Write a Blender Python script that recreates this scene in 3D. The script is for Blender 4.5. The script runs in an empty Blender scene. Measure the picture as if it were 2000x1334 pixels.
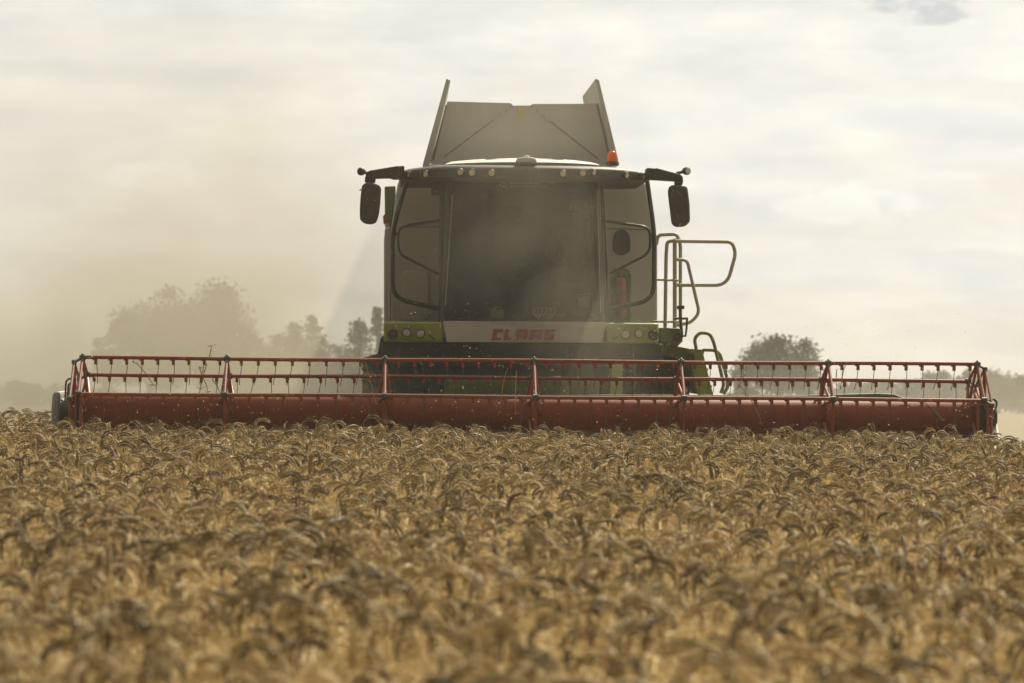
import bpy, bmesh, math, random
import numpy as np
from mathutils import Vector, Matrix, Euler

R = math.radians
random.seed(7)
rng = np.random.default_rng(11)
sc = bpy.context.scene
COL = sc.collection

# ------------------------------------------------------------------ camera
F_PX = 6300.0                      # focal length in pixels of the 2000 px wide photograph
CAM_Z, YAW, ROLL = 1.65, 1.95, 0.45
cam_d = bpy.data.cameras.new('camera')
cam_d.sensor_width = 36.0
cam_d.lens = F_PX * 36.0 / 2000.0
cam_d.clip_start, cam_d.clip_end = 0.2, 4000
cam_d.dof.use_dof = True
cam_d.dof.focus_distance = 30.5
cam_d.dof.aperture_fstop = 3.6
cam = bpy.data.objects.new('camera', cam_d)
COL.objects.link(cam)
CAM_R = Matrix.Rotation(R(-YAW), 3, 'Z') @ Matrix.Rotation(R(90), 3, 'X') @ Matrix.Rotation(R(ROLL), 3, 'Z')
cam.matrix_world = Matrix.Translation((0, 0, CAM_Z)) @ CAM_R.to_4x4()
sc.camera = cam

def at(u, v, Y):
    """point of the vertical plane y = Y that the photograph shows at pixel (u, v)"""
    d = CAM_R @ Vector(((u - 1000) / F_PX, (667 - v) / F_PX, -1.0))
    t = Y / d.y
    return Vector((d.x * t, Y, CAM_Z + d.z * t))

# ------------------------------------------------------------------ world, sun, exposure
SUN_AZ, SUN_EL = 27.0, 46.0        # clockwise from +y, above the horizon
sun_dir = Vector((math.sin(R(SUN_AZ)) * math.cos(R(SUN_EL)), math.cos(R(SUN_AZ)) * math.cos(R(SUN_EL)), math.sin(R(SUN_EL))))
world = bpy.data.worlds.new('World')
sc.world = world
world.use_nodes = True
def NT(tree):
    return tree.nodes, tree.links
wn, wl = NT(world.node_tree)
wn.clear()
def node(nodes, kind, **kw):
    n = nodes.new(kind)
    for k, v in kw.items():
        setattr(n, k, v)
    return n
w_out = node(wn, 'ShaderNodeOutputWorld')
sky = node(wn, 'ShaderNodeTexSky', sky_type='NISHITA', sun_disc=False)
sky.sun_elevation, sky.sun_rotation = R(SUN_EL), R(SUN_AZ)
sky.dust_density = 3.0
bg_sky = node(wn, 'ShaderNodeBackground'); bg_sky.inputs['Strength'].default_value = 0.055
wl.new(sky.outputs[0], bg_sky.inputs[0])
tc = node(wn, 'ShaderNodeTexCoord')
mp = node(wn, 'ShaderNodeMapping'); mp.inputs['Scale'].default_value = (5.5, 2.0, 46.0); mp.inputs['Location'].default_value = (1.3, 0.2, 0.35)
mp.inputs['Rotation'].default_value = (0, R(-2), 0)
wl.new(tc.outputs['Generated'], mp.inputs[0])
nz = node(wn, 'ShaderNodeTexNoise'); nz.inputs['Scale'].default_value = 1.0; nz.inputs['Detail'].default_value = 7; nz.inputs['Roughness'].default_value = 0.55; nz.inputs['Distortion'].default_value = 0.5
wl.new(mp.outputs[0], nz.inputs[0])
mp2 = node(wn, 'ShaderNodeMapping'); mp2.inputs['Scale'].default_value = (24, 12, 72.0); mp2.inputs['Location'].default_value = (3.1, 0.0, 1.7)
wl.new(tc.outputs['Generated'], mp2.inputs[0])
nz2 = node(wn, 'ShaderNodeTexNoise'); nz2.inputs['Scale'].default_value = 1.0; nz2.inputs['Detail'].default_value = 8; nz2.inputs['Roughness'].default_value = 0.6
wl.new(mp2.outputs[0], nz2.inputs[0])
r1 = node(wn, 'ShaderNodeMapRange'); r1.inputs[1].default_value = 0.36; r1.inputs[2].default_value = 0.56; r1.inputs[3].default_value = 0.78; r1.inputs[4].default_value = 1.0
wl.new(nz.outputs[0], r1.inputs[0])
# cloud light grows towards the sun behind it
dt = node(wn, 'ShaderNodeVectorMath', operation='DOT_PRODUCT'); dt.inputs[1].default_value = sun_dir
nrm = node(wn, 'ShaderNodeVectorMath', operation='NORMALIZE')
wl.new(tc.outputs['Generated'], nrm.inputs[0]); wl.new(nrm.outputs[0], dt.inputs[0])
ph = node(wn, 'ShaderNodeMapRange', interpolation_type='SMOOTHSTEP'); ph.inputs[1].default_value = -0.3; ph.inputs[2].default_value = 0.88; ph.inputs[3].default_value = 0.05; ph.inputs[4].default_value = 1.15
wl.new(dt.outputs['Value'], ph.inputs[0])
cr = node(wn, 'ShaderNodeValToRGB')
cr.color_ramp.elements[0].position = 0.30; cr.color_ramp.elements[0].color = (0.79, 0.78, 0.75, 1)
cr.color_ramp.elements[1].position = 0.68; cr.color_ramp.elements[1].color = (0.98, 0.935, 0.83, 1)
wl.new(nz2.outputs[0], cr.inputs[0])
bg_cl = node(wn, 'ShaderNodeBackground')
wl.new(cr.outputs[0], bg_cl.inputs[0])
CLOUD = node(wn, 'ShaderNodeMath', operation='MULTIPLY'); CLOUD.inputs[1].default_value = 0.765
wl.new(ph.outputs[0], CLOUD.inputs[0]); wl.new(CLOUD.outputs[0], bg_cl.inputs[1])
# a few heaps of cumulus low over the horizon and a blue-grey gap high on the right
def sky_patch(u, v, du, dv, sc3, lo, hi, seed, power=1.0):
    c = (CAM_R @ Vector(((u - 1000) / F_PX, (667 - v) / F_PX, -1.0))).normalized()
    q1 = node(wn, 'ShaderNodeVectorMath', operation='SUBTRACT'); q1.inputs[1].default_value = c
    q2 = node(wn, 'ShaderNodeVectorMath', operation='DIVIDE'); q2.inputs[1].default_value = (du / F_PX, 1.0, dv / F_PX)
    q3 = node(wn, 'ShaderNodeVectorMath', operation='LENGTH')
    q4 = node(wn, 'ShaderNodeMapRange', interpolation_type='SMOOTHSTEP'); q4.inputs[1].default_value = 1.0; q4.inputs[2].default_value = 0.25; q4.inputs[3].default_value = -0.5; q4.inputs[4].default_value = 0.12
    q5 = node(wn, 'ShaderNodeMapping'); q5.inputs['Scale'].default_value = sc3; q5.inputs['Location'].default_value = (seed, seed * .7, seed * 1.3)
    q6 = node(wn, 'ShaderNodeTexNoise'); q6.inputs['Scale'].default_value = 1.0; q6.inputs['Detail'].default_value = 8; q6.inputs['Roughness'].default_value = 0.58
    q7 = node(wn, 'ShaderNodeMath', operation='ADD'); q8 = node(wn, 'ShaderNodeMapRange', interpolation_type='SMOOTHSTEP'); q8.inputs[1].default_value = lo; q8.inputs[2].default_value = hi; q8.inputs[3].default_value = 0; q8.inputs[4].default_value = power
    wl.new(nrm.outputs[0], q1.inputs[0]); wl.new(q1.outputs[0], q2.inputs[0]); wl.new(q2.outputs[0], q3.inputs[0]); wl.new(q3.outputs['Value'], q4.inputs[0])
    wl.new(nrm.outputs[0], q5.inputs[0]); wl.new(q5.outputs[0], q6.inputs[0]); wl.new(q6.outputs[0], q7.inputs[0]); wl.new(q4.outputs[0], q7.inputs[1]); wl.new(q7.outputs[0], q8.inputs[0])
    return q8.outputs[0]
base_col = cr.outputs[0]
for fac, col in ((sky_patch(310, 345, 190, 75, (75, 60, 125), .46, .60, 2.2, .6), (1.0, .965, .89, 1)),
                 (sky_patch(1660, 400, 330, 75, (75, 60, 125), .47, .60, 5.1, .55), (1.0, .97, .89, 1)),
                 (sky_patch(800, 300, 90, 40, (85, 60, 140), .47, .58, 8.3, .35), (1.0, .97, .89, 1)),
                 (sky_patch(1990, 420, 120, 50, (85, 60, 140), .46, .58, 1.3, .35), (1.0, .97, .89, 1)),
                 (sky_patch(1800, -5, 230, 120, (48, 40, 105), .44, .56, 3.3, .8), (.60, .615, .63, 1)),
                 (sky_patch(1800, 235, 420, 75, (12, 20, 60), .44, .66, 6.4, .38), (.77, .785, .79, 1)),
                 (sky_patch(120, 245, 420, 70, (12, 20, 60), .44, .66, 9.4, .6), (.78, .785, .775, 1))):
    mc = node(wn, 'ShaderNodeMix', data_type='RGBA'); mc.inputs['B'].default_value = col
    wl.new(fac, mc.inputs['Factor']); wl.new(base_col, mc.inputs['A']); base_col = mc.outputs['Result']
wl.new(base_col, bg_cl.inputs[0])
mx = node(wn, 'ShaderNodeMixShader')
wl.new(r1.outputs[0], mx.inputs[0]); wl.new(bg_sky.outputs[0], mx.inputs[1]); wl.new(bg_cl.outputs[0], mx.inputs[2])
wl.new(mx.outputs[0], w_out.inputs[0])

sun_l = bpy.data.lights.new('sun', 'SUN')
sun_l.energy, sun_l.angle, sun_l.color = 5.0, R(0.5), (1.0, 0.90, 0.72)
sun = bpy.data.objects.new('sun', sun_l); COL.objects.link(sun)
sun.rotation_euler = (-sun_dir).to_track_quat('-Z', 'Y').to_euler()
sun.location = (20, 60, 40)

sc.view_settings.view_transform = 'Standard'
sc.view_settings.look = 'None'
sc.view_settings.exposure = 0.35
sc.view_settings.gamma = 1.0
cy = sc.cycles
cy.use_denoising = True
try: cy.denoiser = 'OPENIMAGEDENOISE'
except Exception: pass
cy.max_bounces = 6; cy.diffuse_bounces = 3; cy.glossy_bounces = 2; cy.transmission_bounces = 4
cy.transparent_max_bounces = 12; cy.volume_bounces = 0
cy.volume_step_rate = 1.0; cy.volume_max_steps = 256
cy.caustics_reflective = False; cy.caustics_refractive = False
cy.sample_clamp_indirect = 6.0

# ------------------------------------------------------------------ materials
def material(name, base, rough=0.6, metal=0.0, var=0.12, scale=9.0, bump=0.0, dust=0.0, dust_col=(0.42, 0.34, 0.21), spec=0.5, streak=False):
    m = bpy.data.materials.new(name); m.use_nodes = True
    n, l = NT(m.node_tree); n.clear()
    out = node(n, 'ShaderNodeOutputMaterial')
    b = node(n, 'ShaderNodeBsdfPrincipled')
    b.inputs['Roughness'].default_value = rough; b.inputs['Metallic'].default_value = metal
    b.inputs['Specular IOR Level'].default_value = spec
    c = node(n, 'ShaderNodeTexCoord')
    t = node(n, 'ShaderNodeTexNoise'); t.inputs['Scale'].default_value = scale; t.inputs['Detail'].default_value = 6; t.inputs['Roughness'].default_value = 0.65
    if streak:
        s = node(n, 'ShaderNodeMapping'); s.inputs['Scale'].default_value = (1, 1, 0.18)
        l.new(c.outputs['Object'], s.inputs[0]); l.new(s.outputs[0], t.inputs[0])
    else:
        l.new(c.outputs['Object'], t.inputs[0])
    ramp = node(n, 'ShaderNodeMapRange'); ramp.inputs[1].default_value = 0.3; ramp.inputs[2].default_value = 0.7
    ramp.inputs[3].default_value = 1 - var; ramp.inputs[4].default_value = 1 + var
    l.new(t.outputs[0], ramp.inputs[0])
    mul = node(n, 'ShaderNodeVectorMath', operation='SCALE'); mul.inputs[0].default_value = base[:3]
    l.new(ramp.outputs[0], mul.inputs['Scale'])
    col = mul.outputs[0]
    if dust > 0:
        t2 = node(n, 'ShaderNodeTexNoise'); t2.inputs['Scale'].default_value = scale * 0.45; t2.inputs['Detail'].default_value = 9; t2.inputs['Roughness'].default_value = 0.7
        l.new(c.outputs['Object'], t2.inputs[0])
        r2 = node(n, 'ShaderNodeMapRange'); r2.inputs[1].default_value = 0.35; r2.inputs[2].default_value = 0.75; r2.inputs[3].default_value = dust * 0.35; r2.inputs[4].default_value = min(1, dust * 1.5)
        l.new(t2.outputs[0], r2.inputs[0])
        mxc = node(n, 'ShaderNodeMix', data_type='RGBA'); mxc.inputs['B'].default_value = (*dust_col, 1)
        l.new(r2.outputs[0], mxc.inputs['Factor']); l.new(col, mxc.inputs['A'])
        col = mxc.outputs['Result']
        rr = node(n, 'ShaderNodeMapRange'); rr.inputs[3].default_value = rough; rr.inputs[4].default_value = 0.9
        l.new(r2.outputs[0], rr.inputs[0]); l.new(rr.outputs[0], b.inputs['Roughness'])
    l.new(col, b.inputs['Base Color'])
    if bump > 0:
        bp = node(n, 'ShaderNodeBump'); bp.inputs['Strength'].default_value = bump; bp.inputs['Distance'].default_value = 0.02
        l.new(t.outputs[0], bp.inputs['Height']); l.new(bp.outputs[0], b.inputs['Normal'])
    l.new(b.outputs[0], out.inputs[0])
    return m

def leafy(name, col_a, col_b, trans=0.4, rough=0.6, per_instance=True):
    """thin plant matter: diffuse plus light coming through"""
    m = bpy.data.materials.new(name); m.use_nodes = True
    n, l = NT(m.node_tree); n.clear()
    out = node(n, 'ShaderNodeOutputMaterial')
    rnd = None
    if per_instance:
        oi = node(n, 'ShaderNodeObjectInfo'); rnd = oi.outputs['Random']
    else:
        c = node(n, 'ShaderNodeTexCoord')
        t = node(n, 'ShaderNodeTexNoise'); t.inputs['Scale'].default_value = 0.9; t.inputs['Detail'].default_value = 5
        l.new(c.outputs['Object'], t.inputs[0]); rnd = t.outputs[0]
    mxc = node(n, 'ShaderNodeMix', data_type='RGBA'); mxc.inputs['A'].default_value = (*col_a, 1); mxc.inputs['B'].default_value = (*col_b, 1)
    l.new(rnd, mxc.inputs['Factor'])
    d = node(n, 'ShaderNodeBsdfPrincipled'); d.inputs['Roughness'].default_value = rough; d.inputs['Specular IOR Level'].default_value = 0.2
    tr = node(n, 'ShaderNodeBsdfTranslucent')
    l.new(mxc.outputs['Result'], d.inputs['Base Color']); l.new(mxc.outputs['Result'], tr.inputs[0])
    mxs = node(n, 'ShaderNodeMixShader'); mxs.inputs[0].default_value = trans
    l.new(d.outputs[0], mxs.inputs[1]); l.new(tr.outputs[0], mxs.inputs[2]); l.new(mxs.outputs[0], out.inputs[0])
    return m

def glass_mat(name, tint, refl=0.06):
    m = bpy.data.materials.new(name); m.use_nodes = True
    n, l = NT(m.node_tree); n.clear()
    out = node(n, 'ShaderNodeOutputMaterial')
    tp = node(n, 'ShaderNodeBsdfTransparent'); tp.inputs[0].default_value = (*tint, 1)
    gl = node(n, 'ShaderNodeBsdfGlossy'); gl.inputs['Roughness'].default_value = 0.03
    fr = node(n, 'ShaderNodeFresnel'); fr.inputs['IOR'].default_value = 1.45
    mxs = node(n, 'ShaderNodeMixShader')
    l.new(fr.outputs[0], mxs.inputs[0]); l.new(tp.outputs[0], mxs.inputs[1]); l.new(gl.outputs[0], mxs.inputs[2])
    # thin film of settled dust
    df = node(n, 'ShaderNodeBsdfDiffuse'); df.inputs[0].default_value = (0.36, 0.30, 0.17, 1)
    c = node(n, 'ShaderNodeTexCoord'); t = node(n, 'ShaderNodeTexNoise'); t.inputs['Scale'].default_value = 2.2; t.inputs['Detail'].default_value = 7
    l.new(c.outputs['Object'], t.inputs[0])
    rr = node(n, 'ShaderNodeMapRange'); rr.inputs[1].default_value = 0.3; rr.inputs[2].default_value = 0.75; rr.inputs[3].default_value = refl * 0.5; rr.inputs[4].default_value = refl * 3.2
    l.new(t.outputs[0], rr.inputs[0])
    mx2 = node(n, 'ShaderNodeMixShader')
    l.new(rr.outputs[0], mx2.inputs[0]); l.new(mxs.outputs[0], mx2.inputs[1]); l.new(df.outputs[0], mx2.inputs[2])
    l.new(mx2.outputs[0], out.inputs[0])
    return m

M = {}
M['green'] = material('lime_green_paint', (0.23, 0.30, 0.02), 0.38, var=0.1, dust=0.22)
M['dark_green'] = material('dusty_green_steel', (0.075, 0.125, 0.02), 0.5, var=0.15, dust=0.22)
M['grey'] = material('light_grey_paint', (0.51, 0.50, 0.455), 0.5, var=0.05, scale=3, dust=0.16, streak=True)
M['band'] = material('band_grey_paint', (0.60, 0.58, 0.52), 0.45, var=0.05, scale=4, dust=0.2)
M['roof_white'] = material('roof_white_paint', (0.78, 0.75, 0.68), 0.35, var=0.03, dust=0.1)
M['black'] = material('black_plastic', (0.022, 0.020, 0.017), 0.55, var=0.2, dust=0.10)
M['tube_black'] = material('black_tube_paint', (0.02, 0.019, 0.017), 0.35, var=0.2, dust=0.06)
M['tank'] = material('tank_steel', (0.385, 0.38, 0.35), 0.5, metal=0.0, var=0.10, scale=3.5, dust=0.28, dust_col=(0.34, 0.285, 0.185), streak=True)
M['tank_dark'] = material('tank_seam', (0.08, 0.075, 0.06), 0.6, dust=0.2)
M['red'] = material('reel_red_paint', (0.235, 0.042, 0.009), 0.45, var=0.2, scale=9, dust=0.10, dust_col=(0.30, 0.20, 0.11))
M['red_tube'] = material('reel_drum_red_paint', (0.20, 0.033, 0.006), 0.58, var=0.22, scale=5, dust=0.12, dust_col=(0.30, 0.19, 0.10), spec=0.22)
M['logo_red'] = material('logo_red_paint', (0.36, 0.05, 0.02), 0.45, var=0.05)
M['steel'] = material('tine_steel', (0.09, 0.085, 0.075), 0.4, metal=0.7, dust=0.1)
M['zinc'] = material('zinc_bolt', (0.05, 0.065, 0.065), 0.45, metal=0.3, dust=0.1)
M['rail'] = material('rail_paint', (0.46, 0.44, 0.31), 0.45, var=0.1, dust=0.25)
M['rail_green'] = material('rail_green_paint', (0.17, 0.22, 0.045), 0.45, var=0.1, dust=0.25)
M['rubber'] = material('tyre_rubber', (0.03, 0.028, 0.024), 0.8, var=0.2, dust=0.35, bump=0.2)
M['white'] = material('divider_white_paint', (0.62, 0.60, 0.58), 0.4, dust=0.1)
M['pale'] = material('divider_pale_plastic', (0.36, 0.36, 0.39), 0.5, dust=0.12)
M['orange'] = material('amber_plastic', (0.85, 0.20, 0.02), 0.2, var=0.05)
M['marker'] = material('marker_lens', (0.30, 0.11, 0.03), 0.3)
M['yellow'] = material('warning_yellow', (0.45, 0.34, 0.02), 0.5)
M['extinguisher'] = material('extinguisher_red', (0.26, 0.02, 0.010), 0.3, var=0.05, dust=0.06)
M['plate'] = material('plate_enamel', (0.72, 0.69, 0.58), 0.5, var=0.04)
M['ink'] = material('plate_ink', (0.015, 0.014, 0.012), 0.6)
M['interior'] = material('cab_trim', (0.045, 0.042, 0.036), 0.8, var=0.25)
M['interior_light'] = material('painted_window_light', (0.12, 0.12, 0.10), 0.8, var=0.2)
M['seat'] = material('seat_fabric', (0.035, 0.035, 0.035), 0.9, var=0.2)
M['skin'] = material('skin', (0.42, 0.24, 0.15), 0.55, var=0.06)
M['shirt'] = material('shirt_cloth', (0.42, 0.40, 0.30), 0.9, var=0.12)
M['trousers'] = material('trouser_cloth', (0.16, 0.15, 0.12), 0.9, var=0.15)
M['cap'] = material('cap_cloth', (0.50, 0.62, 0.62), 0.85, var=0.06)
M['hair'] = material('hair', (0.03, 0.02, 0.015), 0.7)
M['paper'] = material('pale_card', (0.60, 0.68, 0.66), 0.7)
M['foil'] = material('foil', (0.6, 0.6, 0.58), 0.25, metal=0.8)
M['apple'] = material('green_apple', (0.25, 0.38, 0.04), 0.3)
M['bag'] = material('maroon_cloth', (0.13, 0.025, 0.02), 0.8)
M['bark'] = material('bark', (0.07, 0.055, 0.04), 0.9, bump=0.4)
M['glass'] = glass_mat('tinted_glass', (0.52, 0.50, 0.36), 0.020)
M['side_glass'] = glass_mat('side_glass', (0.45, 0.5, 0.45), 0.06)
M['mirror'] = material('mirror_face', (0.7, 0.7, 0.7), 0.05, metal=1.0)
M['decal'] = material('decal_film', (0.60, 0.55, 0.42), 0.6)
M['decal_dark'] = material('visor_lettering', (0.085, 0.075, 0.055), 0.5)
M['leaf'] = leafy('tree_leaf', (0.035, 0.055, 0.016), (0.07, 0.085, 0.03), 0.3, per_instance=False)
M['leaf_pale'] = leafy('sapling_leaf', (0.055, 0.085, 0.025), (0.10, 0.12, 0.045), 0.35, per_instance=False)
M['straw'] = leafy('dry_straw', (0.36, 0.25, 0.10), (0.52, 0.40, 0.21), 0.4)
M['straw_dark'] = leafy('brown_straw', (0.10, 0.075, 0.035), (0.14, 0.10, 0.05), 0.25)
M['chaff'] = leafy('chaff_flake', (0.55, 0.44, 0.24), (0.7, 0.6, 0.4), 0.5)

def lamp_mat():
    m = material('lamp_lens', (0.70, 0.67, 0.58), 0.12, var=0.55, scale=90.0, dust=0.15)
    return m
M['lens'] = lamp_mat()
M['lens_dark'] = material('lamp_lens_dark', (0.10, 0.04, 0.03), 0.15, var=0.4, scale=60)

# ------------------------------------------------------------------ mesh helpers
class MB:
    def __init__(s): s.v, s.f = [], []
    def add(s, vs, fs):
        o = len(s.v); s.v += [tuple(p) for p in vs]; s.f += [tuple(i + o for i in f) for f in fs]; return s
    def box(s, a, b):
        (x0, y0, z0), (x1, y1, z1) = a, b
        return s.add([(x0,y0,z0),(x1,y0,z0),(x1,y1,z0),(x0,y1,z0),(x0,y0,z1),(x1,y0,z1),(x1,y1,z1),(x0,y1,z1)],
                     [(0,3,2,1),(4,5,6,7),(0,1,5,4),(1,2,6,5),(2,3,7,6),(3,0,4,7)])
    def tube(s, pts, r, seg=8, closed=False, cap=True):
        pts = [Vector(p) for p in pts]; n = len(pts)
        rs = r if isinstance(r, (list, tuple)) else [r] * n
        tang = []
        for i in range(n):
            if closed: t = pts[(i+1) % n] - pts[i-1]
            else: t = pts[min(i+1, n-1)] - pts[max(i-1, 0)]
            tang.append(t.normalized() if t.length > 1e-9 else Vector((0,0,1)))
        up = Vector((0,0,1)) if abs(tang[0].z) < 0.9 else Vector((1,0,0))
        nrm_ = (up - tang[0] * up.dot(tang[0])).normalized()
        vs, fs = [], []
        for i in range(n):
            nrm_ = (nrm_ - tang[i] * nrm_.dot(tang[i])).normalized()
            b = tang[i].cross(nrm_)
            for k in range(seg):
                a = 2 * math.pi * k / seg
                vs.append(pts[i] + (nrm_ * math.cos(a) + b * math.sin(a)) * rs[i])
        m = n if closed else n - 1
        for i in range(m):
            j = (i + 1) % n
            for k in range(seg):
                k2 = (k + 1) % seg
                fs.append((i*seg+k, i*seg+k2, j*seg+k2, j*seg+k))
        if cap and not closed:
            fs.append(tuple(range(seg))[::-1]); fs.append(tuple((n-1)*seg + k for k in range(seg)))
        return s.add(vs, fs)
    def prism(s, poly, Y0, Y1, deform=None):
        """poly: list of (x, z); extruded from Y0 (front) to Y1 (back); deform(x) pushes the front back"""
        n = len(poly); d = deform or (lambda x: 0)
        vs = [(x, Y0 + d(x), z) for x, z in poly] + [(x, Y1, z) for x, z in poly]
        fs = [tuple(range(n)), tuple(range(2*n-1, n-1, -1))]
        fs += [((i+1) % n, i, i+n, (i+1) % n + n) for i in range(n)]
        return s.add(vs, fs)
    def lathe(s, prof, origin, axis, seg=20):
        """prof: (radius, distance along axis)"""
        ax = Vector(axis).normalized(); up = Vector((0,0,1)) if abs(ax.z) < .9 else Vector((1,0,0))
        a1 = (up - ax * up.dot(ax)).normalized(); a2 = ax.cross(a1); o = Vector(origin)
        vs, fs = [], []
        for r, h in prof:
            for k in range(seg):
                a = 2 * math.pi * k / seg
                vs.append(o + ax*h + (a1*math.cos(a) + a2*math.sin(a)) * max(r, 1e-4))
        for i in range(len(prof)-1):
            for k in range(seg):
                k2 = (k+1) % seg
                fs.append((i*seg+k, i*seg+k2, (i+1)*seg+k2, (i+1)*seg+k))
        fs.append(tuple(range(seg))[::-1]); fs.append(tuple((len(prof)-1)*seg+k for k in range(seg)))
        return s.add(vs, fs)
    def build(s, name, mat, parent=None, smooth=35, bevel=0.0, loc=None):
        me = bpy.data.meshes.new(name); me.from_pydata(s.v, [], s.f); me.validate()
        bm = bmesh.new(); bm.from_mesh(me); bmesh.ops.recalc_face_normals(bm, faces=bm.faces); bm.to_mesh(me); bm.free()
        me.materials.append(M[mat] if isinstance(mat, str) else mat)
        if smooth:
            me.polygons.foreach_set('use_smooth', [True] * len(me.polygons)); me.set_sharp_from_angle(angle=R(smooth))
        o = bpy.data.objects.new(name, me); COL.objects.link(o)
        if loc is not None: o.location = loc
        if parent is not None: adopt(o, parent)
        if bevel:
            b = o.modifiers.new('bevel', 'BEVEL'); b.width = bevel; b.segments = 2; b.limit_method = 'ANGLE'; b.angle_limit = R(40); b.harden_normals = False
        return o

def adopt(o, parent):
    o.parent = parent
    if parent.type == 'EMPTY': o.matrix_parent_inverse = Matrix.Translation(-parent.location)

def tag(o, label=None, cat=None, group=None, kind=None):
    if label: o['label'] = label
    if cat: o['category'] = cat
    if group: o['group'] = group
    if kind: o['kind'] = kind
    return o
def empty(name, loc, label, cat, group=None):
    o = bpy.data.objects.new(name, None); COL.objects.link(o); o.location = loc; o.empty_display_size = 0.3
    return tag(o, label, cat, group)

def px(poly, Y):                   # pixel outline -> (x, z) outline in the plane y = Y
    return [(p.x, p.z) for p in (at(u, v, Y) for u, v in poly)]
def pts(poly, Y):
    return [at(p[0], p[1], p[2] if len(p) > 2 else Y) for p in poly]
def rounded(ps, rad, n=5, closed=False):
    ps = [Vector(p) for p in ps]; out = []
    N = len(ps)
    for i, p in enumerate(ps):
        if not closed and i in (0, N-1): out.append(p); continue
        a, b = ps[i-1] - p, ps[(i+1) % N] - p
        d = min(rad, a.length * .45, b.length * .45)
        a, b = p + a.normalized()*d, p + b.normalized()*d
        for k in range(n+1):
            t = k / n
            out.append(a*(1-t)**2 + p*2*t*(1-t) + b*t*t)
    return out
def round_poly(poly, rad, n=4):
    return [(p.x, p.y) for p in rounded([Vector((x, z, 0)) for x, z in poly], rad, n, True)]

# ------------------------------------------------------------------ ground
def ground_z(x, y):
    return -0.019 * max(0.0, y - 42) ** 1.0 * min(1.0, max(0.0, y - 42) / 60.0 + 0.2) if y > 42 else 0.0
def build_ground():
    xs = np.concatenate([np.linspace(-420, -20, 18), np.linspace(-16, 16, 17), np.linspace(20, 420, 18)])
    ys = np.concatenate([np.linspace(-30, 60, 31), np.linspace(70, 760, 47)])
    vs = [(x, y, ground_z(x, y) + (0.02 * math.sin(x*1.7) * math.cos(y*.9))) for y in ys for x in xs]
    w = len(xs); fs = [(j*w+i, j*w+i+1, (j+1)*w+i+1, (j+1)*w+i) for j in range(len(ys)-1) for i in range(w-1)]
    m = material('stubble_soil', (0.20, 0.15, 0.075), 0.9, var=0.35, scale=1.6, bump=0.5)
    o = MB().add(vs, fs).build('ground', m, smooth=80)
    tag(o, kind='structure')
build_ground()

# ------------------------------------------------------------------ wheat
def wheat_height(x, y):
    u = 1000 + (x - 0.034*y) / y * F_PX          # how far to the side of the view
    side = 0.022 * min(1, max(0, (650 - u) / 650)) - 0.03 * min(1, max(0, (u - 1200) / 800))
    near = min(1.0, max(0.0, (17 - y) / 9.0)); near = near * near * (3 - 2 * near)
    return 0.79 + 0.075 * near + side + 0.02 * math.sin(x * 1.3 + y * .7) + 0.015 * math.sin(x*.6 - y*1.9)

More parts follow.
